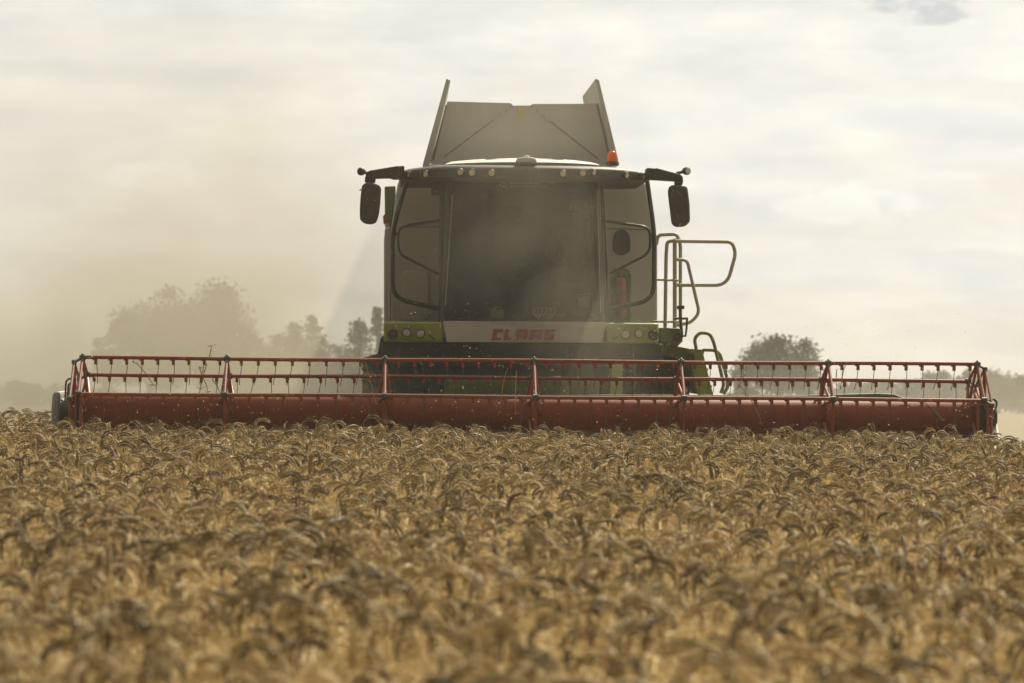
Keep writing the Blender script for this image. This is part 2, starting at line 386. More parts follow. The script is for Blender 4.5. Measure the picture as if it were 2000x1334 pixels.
def ear_proto(seed, upright=False):
    rd = random.Random(seed)
    H = 1.0                                       # height of the top of the arch in a stalk of scale 1
    turn = R(rd.uniform(120, 205)) if not upright else R(rd.uniform(15, 60))
    rad = rd.uniform(0.05, 0.09)
    ear_len = rd.uniform(0.15, 0.21)
    lean = rd.uniform(-0.10, 0.18)
    path = [Vector((0, 0, 0))]
    # stem up to the start of the bend, then a bend that the ear follows
    base_h = H - rad - 0.03
    for k in range(1, 5):
        t = k / 4
        path.append(Vector((lean * t * t * 0.5, 0.02 * math.sin(t*3 + seed), base_h * t)))
    d = 0.0
    p = path[-1].copy(); L = 0.0
    neck = rd.uniform(0.035, 0.10) if not upright else 0.06
    tot_len = neck + ear_len
    steps = 18; ds = tot_len / steps
    bend = [p.copy()]
    side = rd.uniform(-0.2, 0.2)
    share = rd.uniform(0.18, 0.42)
    for k in range(steps):
        f = (k + .5) / steps * tot_len
        rate = share / neck if f < neck else (1 - share) / ear_len
        d += turn * ds * rate
        p = p + Vector((math.sin(d), side * math.sin(d) * .5, math.cos(d))) * ds
        bend.append(p.copy())
    dz = H - max(q.z for q in bend)
    full = path[:-1] + bend
    for q in full: q.z += dz * (q.z / H if q.z < base_h else 1)
    mb = MB()
    n_bend = len(bend)
    ear_start = max(1, int(round(steps * (1 - ear_len / tot_len))))
    stem = full[:len(path)-1 + ear_start + 1]
    mb.tube(stem, [0.0022]*(len(stem)-1) + [0.0016], 4, cap=False)
    ear_pts = bend[ear_start:]
    # spikelets in two ranks
    ear_f = []
    n_sp = 13
    def sample(t):
        x = t * (len(ear_pts) - 1); i = min(int(x), len(ear_pts) - 2); f = x - i
        return ear_pts[i].lerp(ear_pts[i+1], f), (ear_pts[i+1] - ear_pts[i]).normalized()
    rank0 = Vector((rd.uniform(-1,1), rd.uniform(-1,1), rd.uniform(-1,1))).normalized()
    for i in range(n_sp):
        t = (i + 0.3) / n_sp
        q, tg = sample(t)
        sv = (rank0 - tg * rank0.dot(tg)).normalized(); fv = tg.cross(sv)
        taper = 0.72 + 0.45 * math.sin(math.pi * min(1, t*0.9 + 0.12))
        for sgn in (-1, 1):
            sl, sw, st = 0.024 * taper, 0.0086 * taper, 0.0080 * taper
            ax = (tg * 0.86 + sv * sgn * 0.48 + fv * rd.uniform(-.15, .15)).normalized()
            wv = (fv - ax * fv.dot(ax)).normalized(); hv = ax.cross(wv)
            c = q + sv * sgn * 0.0058 + tg * (0.004 if sgn > 0 else 0)
            vs = [c, c + ax*sl*.45 + wv*sw*1.25, c + ax*sl*.45 + hv*st, c + ax*sl*.45 - wv*sw*1.25, c + ax*sl*.45 - hv*st, c + ax*sl]
            mb.add(vs, [(0,2,1),(0,3,2),(0,4,3),(0,1,4),(5,1,2),(5,2,3),(5,3,4),(5,4,1)]); ear_f += range(len(mb.f) - 8, len(mb.f))
            if rd.random() < 0.6:
                al = rd.uniform(0.025, 0.07); tip = c + ax*sl
                av = (ax + Vector((rd.uniform(-.3,.3), rd.uniform(-.3,.3), rd.uniform(-.3,.3)))).normalized()
                pw = av.cross(Vector((rd.uniform(-1,1), rd.uniform(-1,1), rd.uniform(-1,1)))).normalized() * 0.0008
                mb.add([tip - pw, tip + pw, tip + av*al], [(0,1,2)])
    # dry leaves along the stalk
    for k in range(2):
        if rd.random() < 0.5:
            h = rd.uniform(0.55, 0.86) * H; az = rd.uniform(0, 6.28); ll = rd.uniform(0.10, 0.2)
            o = Vector((lean * (h/H)**2 * .5, 0, h)); dirv = Vector((math.cos(az), math.sin(az), 0)); el = rd.uniform(0.7, 1.45); droop = rd.uniform(1.6, 3.6)
            wdir = Vector((-math.sin(az), math.cos(az), 0)); vs = []; q = o
            for j in range(6):
                t = j / 5; w = 0.0042 * (1 - t**2) + 0.0006
                vs += [q + wdir * w, q - wdir * w + Vector((0, 0, 0.002))]
                q = q + (dirv * math.cos(el) + Vector((0,0,1)) * math.sin(el)) * ll / 5
                el -= droop / 5
            mb.add(vs, [(2*j, 2*j+1, 2*j+3, 2*j+2) for j in range(5)])
    mb.ear = ear_f
    return mb

def filler_proto(seed):
    """a handful of thin pale stalks with narrow leaves and slim upright ears, the body of the crop"""
    rd = random.Random(seed); mb = MB()
    for k in range(4):
        o = Vector((rd.uniform(-.06, .06), rd.uniform(-.06, .06), 0)); az = rd.uniform(0, 6.28); ln = rd.uniform(0, .12); h = rd.uniform(.86, 1.0)
        top = o + Vector((math.cos(az)*ln, math.sin(az)*ln, h))
        mid_ = o.lerp(top, .55) + Vector((rd.uniform(-.02, .02), rd.uniform(-.02, .02), 0))
        mb.tube([o, mid_, top], [.0028, .0026, .0018], 4, cap=False)
        e = top; dv_ = Vector((math.cos(az)*rd.uniform(.1, 1.1), math.sin(az)*rd.uniform(.1, 1.1), rd.uniform(-.6, .9))).normalized()
        mb.lathe([(.001, 0), (.0075, .018), (.008, .05), (.0055, .08), (.001, .10)], e, dv_, 5)
        for j in range(7):
            b0 = e + dv_ * rd.uniform(.02, .1); av = (dv_ + Vector((rd.uniform(-.5, .5), rd.uniform(-.5, .5), rd.uniform(-.2, .5)))).normalized()
            pw = av.cross(Vector((rd.uniform(-1, 1), rd.uniform(-1, 1), rd.uniform(-1, 1)))).normalized() * .0009
            mb.add([b0 - pw, b0 + pw, b0 + av * rd.uniform(.04, .09)], [(0, 1, 2)])
        for j in range(2):
            hh = rd.uniform(.5, .92) * h; q = o.lerp(top, hh / h); az2 = rd.uniform(0, 6.28); el = rd.uniform(.6, 1.5); dr = rd.uniform(.6, 3.4); ll = rd.uniform(.12, .26)
            dirv = Vector((math.cos(az2), math.sin(az2), 0)); wd = Vector((-math.sin(az2), math.cos(az2), 0)); vs = []
            for i in range(6):
                t = i / 5; w = .0055 * (1 - t**2) + .0008
                vs += [q + wd*w, q - wd*w + Vector((0, 0, .002))]
                q = q + (dirv*math.cos(el) + Vector((0, 0, 1))*math.sin(el)) * ll / 5; el -= dr / 5
            mb.add(vs, [(2*i, 2*i+1, 2*i+3, 2*i+2) for i in range(5)])
    mb.ear = []
    return mb

def wheat():
    coll = bpy.data.collections.new('wheat stalks')
    ear_mats = [leafy('ripe_straw_sunlit', (0.62, 0.495, 0.27), (0.80, 0.675, 0.42), 0.45, 0.7), leafy('ripe_ear_shaded', (0.135, 0.092, 0.037), (0.56, 0.425, 0.205), 0.16, 0.55)]  # backlight put into colour: pale straw as if sunlit, ears darkened as if shaded
    NP, NF = 22, 8
    for k in range(NP + NF):
        mb = ear_proto(100 + k, upright=(k >= NP - 2)) if k < NP else filler_proto(500 + k)
        me = bpy.data.meshes.new('wheat_stalk'); me.from_pydata(mb.v, [], mb.f)
        for q in ear_mats: me.materials.append(q)
        mi = np.zeros(len(mb.f), dtype=np.int32); mi[mb.ear] = 1; me.polygons.foreach_set('material_index', mi)
        me.polygons.foreach_set('use_smooth', [False] * len(me.polygons))
        o = bpy.data.objects.new('wheat_stalk_%02d' % k, me); coll.objects.link(o)
    P, rot, scl, idx = [], [], [], []
    def edge(x, y):                                # where the uncut crop ends (the knife of the header)
        return 31.3 if -3.35 < x < 5.75 else (35.5 if x < 0 else 29.2)
    y = 4.6
    rr = random.Random(5)
    while y < 36:
        step = 0.16
        half = 0.16 * y + 1.1 + (0.4 if y > 28 else 0)
        cx = 0.034 * y
        dens = 118
        n = int(2 * half * step * dens)
        for _ in range(n):
            xx, yy = cx + rr.uniform(-half, half), y + rr.uniform(0, step)
            if yy > edge(xx, yy): continue
            h = wheat_height(xx, yy)
            fill = rr.random() < 0.63
            if fill: h *= 0.82 + rr.gauss(0, .035)
            else: h *= 0.98 + rr.gauss(0, .055)
            if rr.random() < (0.03 if yy > 27 else .01): h *= rr.uniform(1.04, 1.10)
            P.append((xx, yy, 0.0)); rot.append((rr.gauss(0, 0.06), rr.gauss(0, 0.06), rr.uniform(0, 6.283)))
            q = h * rr.uniform(0.90, 1.22)
            scl.append((q, q, h)); idx.append(NP + rr.randrange(NF) if fill else (rr.randrange(NP - 2) if rr.random() < 0.95 else NP - 1 - rr.randrange(2)))
        y += step
    me = bpy.data.meshes.new('wheat_crop'); me.from_pydata(P, [], [])
    a = me.attributes.new('stalk_rotation', 'FLOAT_VECTOR', 'POINT'); a.data.foreach_set('vector', np.array(rot, dtype=np.float32).ravel())
    a = me.attributes.new('stalk_scale', 'FLOAT_VECTOR', 'POINT'); a.data.foreach_set('vector', np.array(scl, dtype=np.float32).ravel())
    a = me.attributes.new('stalk_kind', 'INT', 'POINT'); a.data.foreach_set('value', np.array(idx, dtype=np.int32))
    o = bpy.data.objects.new('wheat_crop', me); COL.objects.link(o)
    tag(o, 'ripe golden wheat with drooping ears filling the foreground', 'wheat', kind='stuff')
    g = bpy.data.node_groups.new('wheat_scatter', 'GeometryNodeTree')
    g.interface.new_socket('Geometry', in_out='INPUT', socket_type='NodeSocketGeometry')
    g.interface.new_socket('Geometry', in_out='OUTPUT', socket_type='NodeSocketGeometry')
    n, l = g.nodes, g.links
    gi, go = n.new('NodeGroupInput'), n.new('NodeGroupOutput')
    iop = n.new('GeometryNodeInstanceOnPoints'); ci = n.new('GeometryNodeCollectionInfo')
    ci.inputs['Collection'].default_value = coll; ci.inputs['Separate Children'].default_value = True; ci.inputs['Reset Children'].default_value = True
    iop.inputs['Pick Instance'].default_value = True
    def attr(nm, t):
        x = n.new('GeometryNodeInputNamedAttribute'); x.data_type = t; x.inputs['Name'].default_value = nm
        return [s for s in x.outputs if s.enabled][0] if False else x.outputs['Attribute']
    l.new(gi.outputs[0], iop.inputs['Points']); l.new(ci.outputs[0], iop.inputs['Instance'])
    l.new(attr('stalk_kind', 'INT'), iop.inputs['Instance Index'])
    l.new(attr('stalk_rotation', 'FLOAT_VECTOR'), iop.inputs['Rotation'])
    l.new(attr('stalk_scale', 'FLOAT_VECTOR'), iop.inputs['Scale'])
    l.new(iop.outputs[0], go.inputs[0])
    md = o.modifiers.new('scatter', 'NODES'); md.node_group = g
    print('wheat stalks', len(P))
wheat()

# ------------------------------------------------------------------ combine harvester
CX = 1.26
comb = empty('combine_harvester', (CX, 36.0, 0), 'green and grey combine harvester with open grain tank behind the red reel', 'combine harvester')

# ---- body behind the cab
YB = 35.6
left_edge = [(783, 346), (776, 362), (757, 452), (757, 690)]
right_edge = [(1284, 690), (1284, 462), (1277, 450), (1268, 395), (1262, 362), (1252, 349)]
body = MB().prism(px([(783, 340), (776, 362), (763, 452), (763, 690), (1284, 690), (1284, 462), (1277, 450), (1268, 395), (1262, 362), (1248, 340)], YB), YB, YB + 0.9).build('body_panel', 'grey', comb, bevel=0.02)
for (a, b) in (((776, 444), (862, 443)), ((1180, 446), (1272, 449))):
    p, q = at(*a, YB), at(*b, YB)
    MB().tube([p + Vector((0, -.0035, 0)), q + Vector((0, -.0035, 0))], 0.004, 6).build('panel_seam', 'tank_dark', body)
MB().prism(round_poly(px([(785, 528), (838, 530), (838, 626), (785, 626)], YB), .09), YB - 0.016, YB - 0.003).build('service_hatch', 'band', body, bevel=0.006)
hz = MB().prism(round_poly(px([(1197, 470), (1199, 458), (1206, 450), (1214, 448), (1222, 450), (1229, 458), (1231, 470), (1231, 490), (1223, 496), (1214, 499), (1205, 496), (1197, 490)], YB), .02), YB - 0.012, YB - 0.003).build('intake_grille', 'black', body, bevel=0.004)
# recess for the extinguisher: a dark moulded pocket standing a little proud
MB().prism(round_poly(px([(1195, 535), (1202, 525), (1214, 522), (1228, 526), (1233, 537), (1233, 622), (1228, 632), (1202, 632), (1195, 622)], YB), .03), YB - 0.03, YB - 0.003).build('extinguisher_pocket', 'dark_green', body, bevel=0.01)
MB().lathe([(.02, 0), (.045, .0), (.045, .012), (.03, .018), (0, .018)], at(855, 488, YB), (0, -1, 0)).build('fuel_cap', 'grey', body)

# side skins running back
xl = at(752, 500, 35.9).x; xr = at(1284, 500, 35.9).x
ztop, zlow = at(1020, 440, 36).z, at(1020, 690, 36).z
sb = MB().box((xl, 35.9, zlow), (xl + 0.05, 41.8, ztop)).build('side_panel', 'green', comb, bevel=0.015)
sb2 = MB().box((xr - 0.03, 36.52, zlow), (xr + 0.02, 41.8, ztop)).build('side_panel', 'green', comb, bevel=0.015)
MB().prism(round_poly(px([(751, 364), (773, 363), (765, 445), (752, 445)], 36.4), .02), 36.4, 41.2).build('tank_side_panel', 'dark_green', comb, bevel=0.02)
MB().prism(px([(752, 446), (764, 444), (765, 690), (750, 690), (750, 470)], 35.85), 35.6, 35.89).build('body_corner_post', 'grey', comb, bevel=0.02)
MB().tube(pts([(761, 690), (761, 480), (763, 468)], 35.5), 0.011, 8).build('drain_pipe', 'rail', comb)
MB().prism(round_poly(px([(748, 422), (754, 416), (755, 438), (749, 438)], 36.2), .01), 36.2, 36.28).build('marker_light', 'marker', comb)
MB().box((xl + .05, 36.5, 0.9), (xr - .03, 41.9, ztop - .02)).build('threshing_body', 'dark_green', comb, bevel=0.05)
hood = MB().prism([(xl + .1, ztop - .3), (xr - .1, ztop - .3), (xr - .2, ztop + .55), (xl + .2, ztop + .55)], 38.6, 41.6).build('engine_hood', 'green', comb, bevel=0.08)

# ---- cab
YF = 33.62
def bulge(x):                       # the front of the cab curves back towards its sides
    return 0.26 * abs((x - CX) / 0.85) ** 2.4
def glass_grid(poly_l, poly_r, nu=16, nv=10, thick=.008):
    vs = []
    for j in range(nv + 1):
        t = j / nv
        a = at(*[poly_l[0][k] + (poly_l[1][k] - poly_l[0][k]) * t for k in (0, 1)], YF)
        b = at(*[poly_r[0][k] + (poly_r[1][k] - poly_r[0][k]) * t for k in (0, 1)], YF)
        for i in range(nu + 1):
            p = a.lerp(b, i / nu); p.y = YF + bulge(p.x); vs.append(p)
    fs = [(j*(nu+1)+i, j*(nu+1)+i+1, (j+1)*(nu+1)+i+1, (j+1)*(nu+1)+i) for j in range(nv) for i in range(nu)]
    return MB().add(vs, fs)
cabf = MB()
cabf.tube(pts([(880, 340, 33.92), (876, 450, 33.92), (870, 628, 33.92)], 0), 0.045, 8)
cabf.tube(pts([(1163, 340, 33.92), (1166, 450, 33.92), (1172, 628, 33.92)], 0), 0.045, 8)
xa, xb = at(866, 480, 33.95).x, at(1174, 480, 33.95).x
z0, z1 = at(1020, 634, 34).z, at(1020, 345, 34).z
for x in (xa, xb): cabf.box((x - .03, 35.2, z0), (x + .03, 35.34, z1))
cabf.box((xa - .02, 33.9, z0 - .06), (xb + .02, 35.34, z0 - .004))
cabf.prism(px([(860, 340), (889, 340), (880, 628), (860, 628)], 34.02), 33.98, 34.1)
cabf.prism(px([(1152, 340), (1178, 340), (1178, 470), (1180, 628), (1160, 628)], 34.02), 33.98, 34.1)
cab = cabf.build('cab_frame', 'black', comb, bevel=0.008)
glass_grid(((889, 342), (874, 627)), ((1156, 342), (1167, 629))).build('windshield', 'glass', cab, smooth=80)
for x in (xa, xb):
    MB().box((x - .004, 34.08, z0 + .02), (x + .004, 35.2, z1 - .04)).build('side_window', 'side_glass', cab)
MB().box((xa + .03, 35.24, z0), (xb - .03, 35.3, z1)).build('rear_wall', 'interior', cab)
rw = px([(955, 372), (1062, 372), (1062, 428), (955, 430)], 35.2)
MB().prism(round_poly(rw, .05), 35.2, 35.235).build('rear_window', 'interior_light', cab, bevel=0.005)  # opaque panel, its lighter colour imitates light seen in the rear window
for a, b, rad in (((884, 380), (870, 596), .006), ((1167, 372), (1173, 610), .005)):
    p, q = at(*a, 33.86), at(*b, 33.86)
    MB().tube([p, q], rad, 6).build('glass_trim', 'rail', cab)
# dash shelf inside the glass
DASH_Y0, DASH_Y1 = 33.92, 34.25
dz = at(1020, 622, 34.0).z
MB().box((xa + .05, DASH_Y0, z0), (xb - .05, DASH_Y1, dz)).build('dash_shelf', 'interior', cab, bevel=.01)
# operator seat and steering wheel
seat_o = at(1000, 560, 34.9)
MB().box((seat_o.x - .26, 34.62, seat_o.z - .08), (seat_o.x + .26, 35.12, seat_o.z + .06)).build('seat_cushion', 'seat', cab, bevel=.04)
MB().prism(round_poly([(seat_o.x - .25, seat_o.z + .08), (seat_o.x + .25, seat_o.z + .08), (seat_o.x + .2, seat_o.z + .68), (seat_o.x - .2, seat_o.z + .68)], .08), 35.02, 35.16).build('seat_back', 'seat', cab, bevel=.03)
MB().prism(round_poly([(seat_o.x - .13, seat_o.z + .71), (seat_o.x + .13, seat_o.z + .71), (seat_o.x + .11, seat_o.z + .88), (seat_o.x - .11, seat_o.z + .88)], .04), 35.04, 35.14).build('headrest', 'seat', cab, bevel=.02)
swc = Vector((seat_o.x, 34.42, seat_o.z + .22)); ring = []
for k in range(24):
    a = 2*math.pi*k/24; ring.append(swc + Vector((math.cos(a)*.19, math.sin(a)*.11, math.sin(a)*.155)))
mb = MB().tube(ring, .014, 8, closed=True); mb.tube([swc, swc + Vector((0, -.1, -.5))], .03, 8)
for k in (1, 9, 17): mb.tube([swc, ring[k]], .011, 6)
mb.build('steering_wheel', 'black', cab)
# passenger seat beside it
ps = at(1112, 548, 34.7)
mb = MB().box((ps.x - .2, 34.5, ps.z - .1), (ps.x + .2, 35.0, ps.z - .02))
mb.prism([(ps.x - .2, ps.z - .02), (ps.x + .2, ps.z - .02), (ps.x + .19, ps.z + .42), (ps.x - .19, ps.z + .42)], 34.94, 35.02)
mb.build('passenger_seat', 'seat', cab, bevel=.02)
MB().prism(px([(842, 358), (866, 356), (866, 382), (842, 382)], 33.95), 33.9, 33.97).build('sun_visor', 'black', cab, bevel=.006)
MB().prism(px([(1181, 350), (1190, 350), (1190, 358), (1181, 358)], 35.55), 35.55, 35.58).build('warning_sticker', 'yellow', body)

# ---- roof
YR = 33.28
def roof_d(x): return 0.62 * abs((x - CX) / 1.36) ** 2.6
top = [(781, 337), (783, 330), (789, 325), (800, 322), (830, 319.5), (870, 317), (930, 318), (1028, 319), (1120, 320), (1180, 320.5), (1220, 321.5), (1250, 324), (1265, 328), (1272, 334), (1273, 342)]
bot = [(1268, 349), (1240, 350), (1200, 349), (1160, 350), (1110, 352), (1060, 353), (1020, 353), (980, 353), (930, 352), (880, 349), (850, 347), (820, 347), (800, 348), (787, 346)]
def interp(tab, u):
    for (u0_, v0_), (u1_, v1_) in zip(tab[:-1], tab[1:]):
        if u0_ <= u <= u1_: return v0_ + (v1_ - v0_) * (u - u0_) / (u1_ - u0_)
    return tab[0][1] if u < tab[0][0] else tab[-1][1]
def loft(us, rows, Y, dfun, back, zback=0.0):
    """rows: (function u -> v, depth behind the front plane); closed by a back face"""
    vs, nu = [], len(us)
    for fv, dy in rows:
        for u in us:
            p = at(u, fv(u), Y); vs.append((p.x, Y + dfun(p.x) + dy, p.z))
    top0 = vs[-nu:]; bot0 = vs[:nu]
    vs += [(x, back, z - zback) for x, y, z in top0] + [(x, back, z) for x, y, z in bot0]
    nr = len(rows) + 2
    fs = [(j*nu+i, j*nu+i+1, (j+1)*nu+i+1, (j+1)*nu+i) for j in range(nr-1) for i in range(nu-1)]
    fs += [((nr-1)*nu+i, (nr-1)*nu+i+1, i+1, i) for i in range(nu-1)]
    fs += [tuple(j*nu for j in range(nr))[::-1], tuple(j*nu + nu - 1 for j in range(nr))]
    return MB().add(vs, fs)
bot = bot[::-1]
ru = sorted(set([782, 786, 791, 798, 808, 820, 1235, 1246, 1256, 1263, 1268, 1271.5] + [int(k) for k in np.linspace(835, 1222, 34)]))
ft, fb = (lambda u: interp(top, u)), (lambda u: interp(bot, u))
roof = loft(ru, [(fb, .05), (lambda u: fb(u) - .12*(fb(u) - ft(u)), 0), (lambda u: ft(u) + .36*(fb(u) - ft(u)), 0), (lambda u: ft(u) + .2*(fb(u) - ft(u)), .03), (lambda u: ft(u) + .06*(fb(u) - ft(u)), .16), (ft, .34)], YR, roof_d, 35.5).build('cab_roof', 'black', comb, smooth=50)
cap_top = [(868, 318), (874, 311), (884, 308), (930, 305.5), (980, 304), (1030, 303.5), (1080, 304.5), (1130, 307), (1165, 310), (1174, 313), (1181, 319)]
YC = 33.42
def cap_d(x): return 0.35 * abs((x - CX) / 0.85) ** 2.6
cu_ = [868, 871, 874, 879, 885, 895] + [int(k) for k in np.linspace(910, 1140, 24)] + [1153, 1163, 1169, 1174, 1178, 1181]
cb_ = lambda u: 320.5 + (u - 1024) * .006
cf = lambda u: interp(cap_top, u)
rc = loft(cu_, [(cb_, .05), (lambda u: cb_(u) - .25*(cb_(u) - cf(u)), .03), (lambda u: cb_(u) - .45*(cb_(u) - cf(u)), .11), (lambda u: cb_(u) - .75*(cb_(u) - cf(u)), .28), (cf, .48)], YC, cap_d, 35.4).build('roof_cap', 'roof_white', roof, smooth=60)
for a, b in (((950, 307), (1005, 307)), ((1052, 307), (1104, 308))):
    p, q = at(*a, YC), at(*b, YC)
    MB().box((p.x, YC + .34, p.z - .004), (q.x, YC + .37, p.z + .004)).build('roof_seam', 'tank_dark', rc)
g = at(1028, 312, 33.35)
an = MB().prism(px([(1007, 318), (1010, 308), (1020, 306.5), (1036, 306.5), (1046, 308), (1050, 318)], 33.34), 33.34, 33.62).build('antenna_housing', 'grey', roof, bevel=.02)
MB().lathe([(.03, 0), (.03, .008), (.02, .014), (0, .016)], at(1029, 306.5, 33.5), (0, 0, 1)).build('antenna_dome', 'grey', roof)
# lettering on the visor and the film decal on the glass
def text_part(body_txt, name, mat, u0, u1, v_mid, Y, parent, h_px=None, bulge_f=None, shear=0.0, bold=0.0):
    cu = bpy.data.curves.new(name, 'FONT'); cu.body = body_txt; cu.align_x = 'LEFT'; cu.extrude = 0.001; cu.shear = shear; cu.offset = bold
    o = bpy.data.objects.new(name, cu); COL.objects.link(o)
    dg = bpy.context.evaluated_depsgraph_get(); dg.update()
    me = bpy.data.meshes.new_from_object(o.evaluated_get(dg)); bpy.data.objects.remove(o); bpy.data.curves.remove(cu)
    xs = [v.co.x for v in me.vertices]; ys = [v.co.y for v in me.vertices]
    w, h = max(xs) - min(xs), max(ys) - min(ys)
    a, b = at(u0, v_mid, Y), at(u1, v_mid, Y)
    sx = (b.x - a.x) / w; sz = (h_px * Y / F_PX) / h if h_px else sx
    mid = (max(ys) + min(ys)) / 2
    for v in me.vertices:
        X = a.x + (v.co.x - min(xs)) * sx; Zc = a.z + (b.z - a.z) * (v.co.x - min(xs)) / w
        v.co = Vector((X, Y + v.co.z * -1 + (bulge_f(X) if bulge_f else 0), Zc + (v.co.y - mid) * sz))
    me.materials.clear(); me.materials.append(M[mat])
    t = bpy.data.objects.new(name, me); COL.objects.link(t)
    adopt(t, parent)
    return t
text_part('LEXION', 'visor_lettering', 'decal_dark', 994, 1068, 335, YR - .004, roof, 9, roof_d, 0.25, 0.01)
ws = [c for c in cab.children if c.name.startswith('windshield')][0]
text_part('КОНКОРД', 'window_lettering', 'decal', 996, 1051, 356.5, YF - .008, ws, 7.5, bulge, 0, 0.02)
mb = MB()
for (u0_, v0_, u1_, v1_) in ((996, 363.3, 1066, 364.6), (1054, 348.5, 1082, 349.7), (1062, 352.3, 1082, 353.4), (1071, 356, 1082, 357.2), (996, 348.5, 1030, 349.4)):
    p, q = at(u0_, v0_, YF), at(u1_, v1_, YF); yb = YF + bulge((p.x + q.x) / 2)
    mb.box((p.x, yb - .012, q.z), (q.x, yb - .009, p.z))
c0 = at(984, 359, YF - .01)
mb.tube([c0 + Vector((math.cos(a) * .038, 0, math.sin(a) * .034)) for a in np.linspace(math.pi * 1.0, math.pi * 2.0, 12)], .004, 5)
mb.tube([c0 + Vector((0, 0, -.012)), c0 + Vector((.045, 0, .075))], .003, 5)
mb.tube([c0 + Vector((-.02, 0, .02)), c0 + Vector((0, 0, -.02)), c0 + Vector((.022, 0, .02))], .0035, 5)
mb.build('window_emblem', 'decal', ws)
# roof lamps
def round_lamp(u, v, Y, r_px, parent, yaw=0.0, lens='lens', name='work_lamp', squash=1.0):
    c = at(u, v, Y); r = r_px * Y / F_PX
    ax = Vector((math.sin(yaw), -math.cos(yaw), -0.12))
    h = MB().lathe([(r*1.22, -.05), (r*1.22, .006), (r*1.05, .014), (r*1.0, .006), (r*.2, .002)], c, ax, 20).build(name, 'black', parent)
    MB().lathe([(r*.99, .003), (r*.98, .006), (r*.8, .009), (r*.4, .011), (0, .0115)], c, ax, 18).build('lamp_lens', lens, h)
    return h
for u, v, r_, yw in ((799, 341, 5.2, -.95), (832, 339.5, 5.8, -.5), (899, 336, 6, -.25), (922, 337, 6.6, -.15), (960, 338, 6.2, 0),
                     (1100, 339, 6.2, 0), (1138, 337.5, 6.6, .2), (1160, 336.5, 6, .75), (1224, 342, 5.8, .6), (1257, 344, 5.6, 1.0)):
    Yl = YR + roof_d(at(u, v, YR).x)
    round_lamp(u, v, Yl - .012, r_, roof, yw, name='roof_lamp')
# beacon
bc = at(1196, 318, 34.3)
be = MB().lathe([(.062, 0), (.062, .02), (.058, .035), (.055, .07), (.047, .1), (.028, .122), (0, .13)], bc, (0, 0, 1), 20)
beo = be.build('beacon', 'orange', comb)
bm_ = bpy.data.materials.new('amber_dome'); bm_.use_nodes = True
bn, bl_ = NT(bm_.node_tree); bn.clear()
bo_ = node(bn, 'ShaderNodeOutputMaterial'); b1 = node(bn, 'ShaderNodeBsdfPrincipled'); b1.inputs['Base Color'].default_value = (0.70, 0.20, 0.03, 1); b1.inputs['Roughness'].default_value = .18
b2 = node(bn, 'ShaderNodeBsdfTranslucent'); b2.inputs[0].default_value = (0.80, 0.26, 0.04, 1); b3 = node(bn, 'ShaderNodeMixShader'); b3.inputs[0].default_value = .45
bl_.new(b1.outputs[0], b3.inputs[1]); bl_.new(b2.outputs[0], b3.inputs[2]); bl_.new(b3.outputs[0], bo_.inputs[0])
beo.data.materials.clear(); beo.data.materials.append(bm_)
MB().lathe([(.07, -.03), (.07, .0), (.064, .012)], bc, (0, 0, 1), 20).build('beacon_base', 'black', beo)

# ---- mirrors
def mirror(arm, head, lamp, joint, side):
    Y = 33.55
    a = MB().prism(round_poly(px(arm, Y), .012), Y, Y + .11).build('mirror_arm', 'black', comb, bevel=.012)
    hcol = round_poly(px(head, Y - .02), .03)
    h = MB().prism(hcol, Y - .04, Y + .10).build('mirror_head', 'black', a, bevel=.025)
    cxm = sum(x for x, z in hcol) / len(hcol); czm = sum(z for x, z in hcol) / len(hcol)
    MB().prism([(cxm + (x - cxm) * .88, czm + (z - czm) * .92) for x, z in hcol], Y + .102, Y + .106).build('mirror_glass', 'mirror', a)
    j = px(joint, Y)
    MB().prism(round_poly(j, .015), Y + .01, Y + .09).build('mirror_pivot', 'black', a, bevel=.01)
    hs = px([(768, 326), (790, 324), (790, 350), (768, 349)] if side < 0 else [(1262, 328), (1284, 330), (1284, 351), (1262, 350)], Y + .1)
    MB().prism(round_poly([(x, z) for x, z in hs], .02), Y + .03, Y + .3).build('mirror_hinge', 'black', a, bevel=.012)
    c = at(lamp[0], lamp[1], Y + .02)
    b = MB().lathe([(.004, -.06), (.025, -.05), (.04, -.015), (.042, .02), (.036, .03), (0, .034)], c, (side * .5, -.87, 0), 18).build('mirror_lamp', 'black', a)
    MB().lathe([(.033, .031), (.03, .037), (0, .04)], c, (side * .5, -.87, 0), 18).build('lamp_lens', 'lens' if side > 0 else 'black', a)
    MB().tube([c, at(lamp[0] - side * 20, lamp[1] + 5, Y + .05)], .016, 8).build('lamp_bracket', 'black', a)
    return a
mirror([(781, 325), (776, 324), (722, 333), (714, 337), (714, 346), (722, 349), (762, 348), (768, 350.5), (781, 350)],
       [(714, 357), (722, 355), (741, 362), (744.5, 368), (743, 395), (740, 420), (735, 434), (727, 438), (713, 437), (703, 430), (702.5, 410), (704, 385), (707, 362)],
       (706, 335), [(713, 345), (716, 342), (734, 347), (733, 357), (712, 356)], -1)
mirror([(1274, 330), (1283, 328), (1328, 340), (1334, 345), (1334, 353), (1320, 354), (1286, 352), (1276, 351)],
       [(1307, 366), (1311, 362), (1322, 360.5), (1340, 363.5), (1343, 368), (1347, 398), (1348, 433), (1338, 442.5), (1320, 443), (1313, 437), (1309, 405), (1305.5, 375)],
       (1340.5, 334), [(1318, 350), (1332, 346), (1335, 352), (1333, 362), (1318, 361)], 1)
MB().tube(pts([(712, 366), (706, 370), (702, 372)], 33.5), .006, 6).build('antenna_stub', 'black', comb)

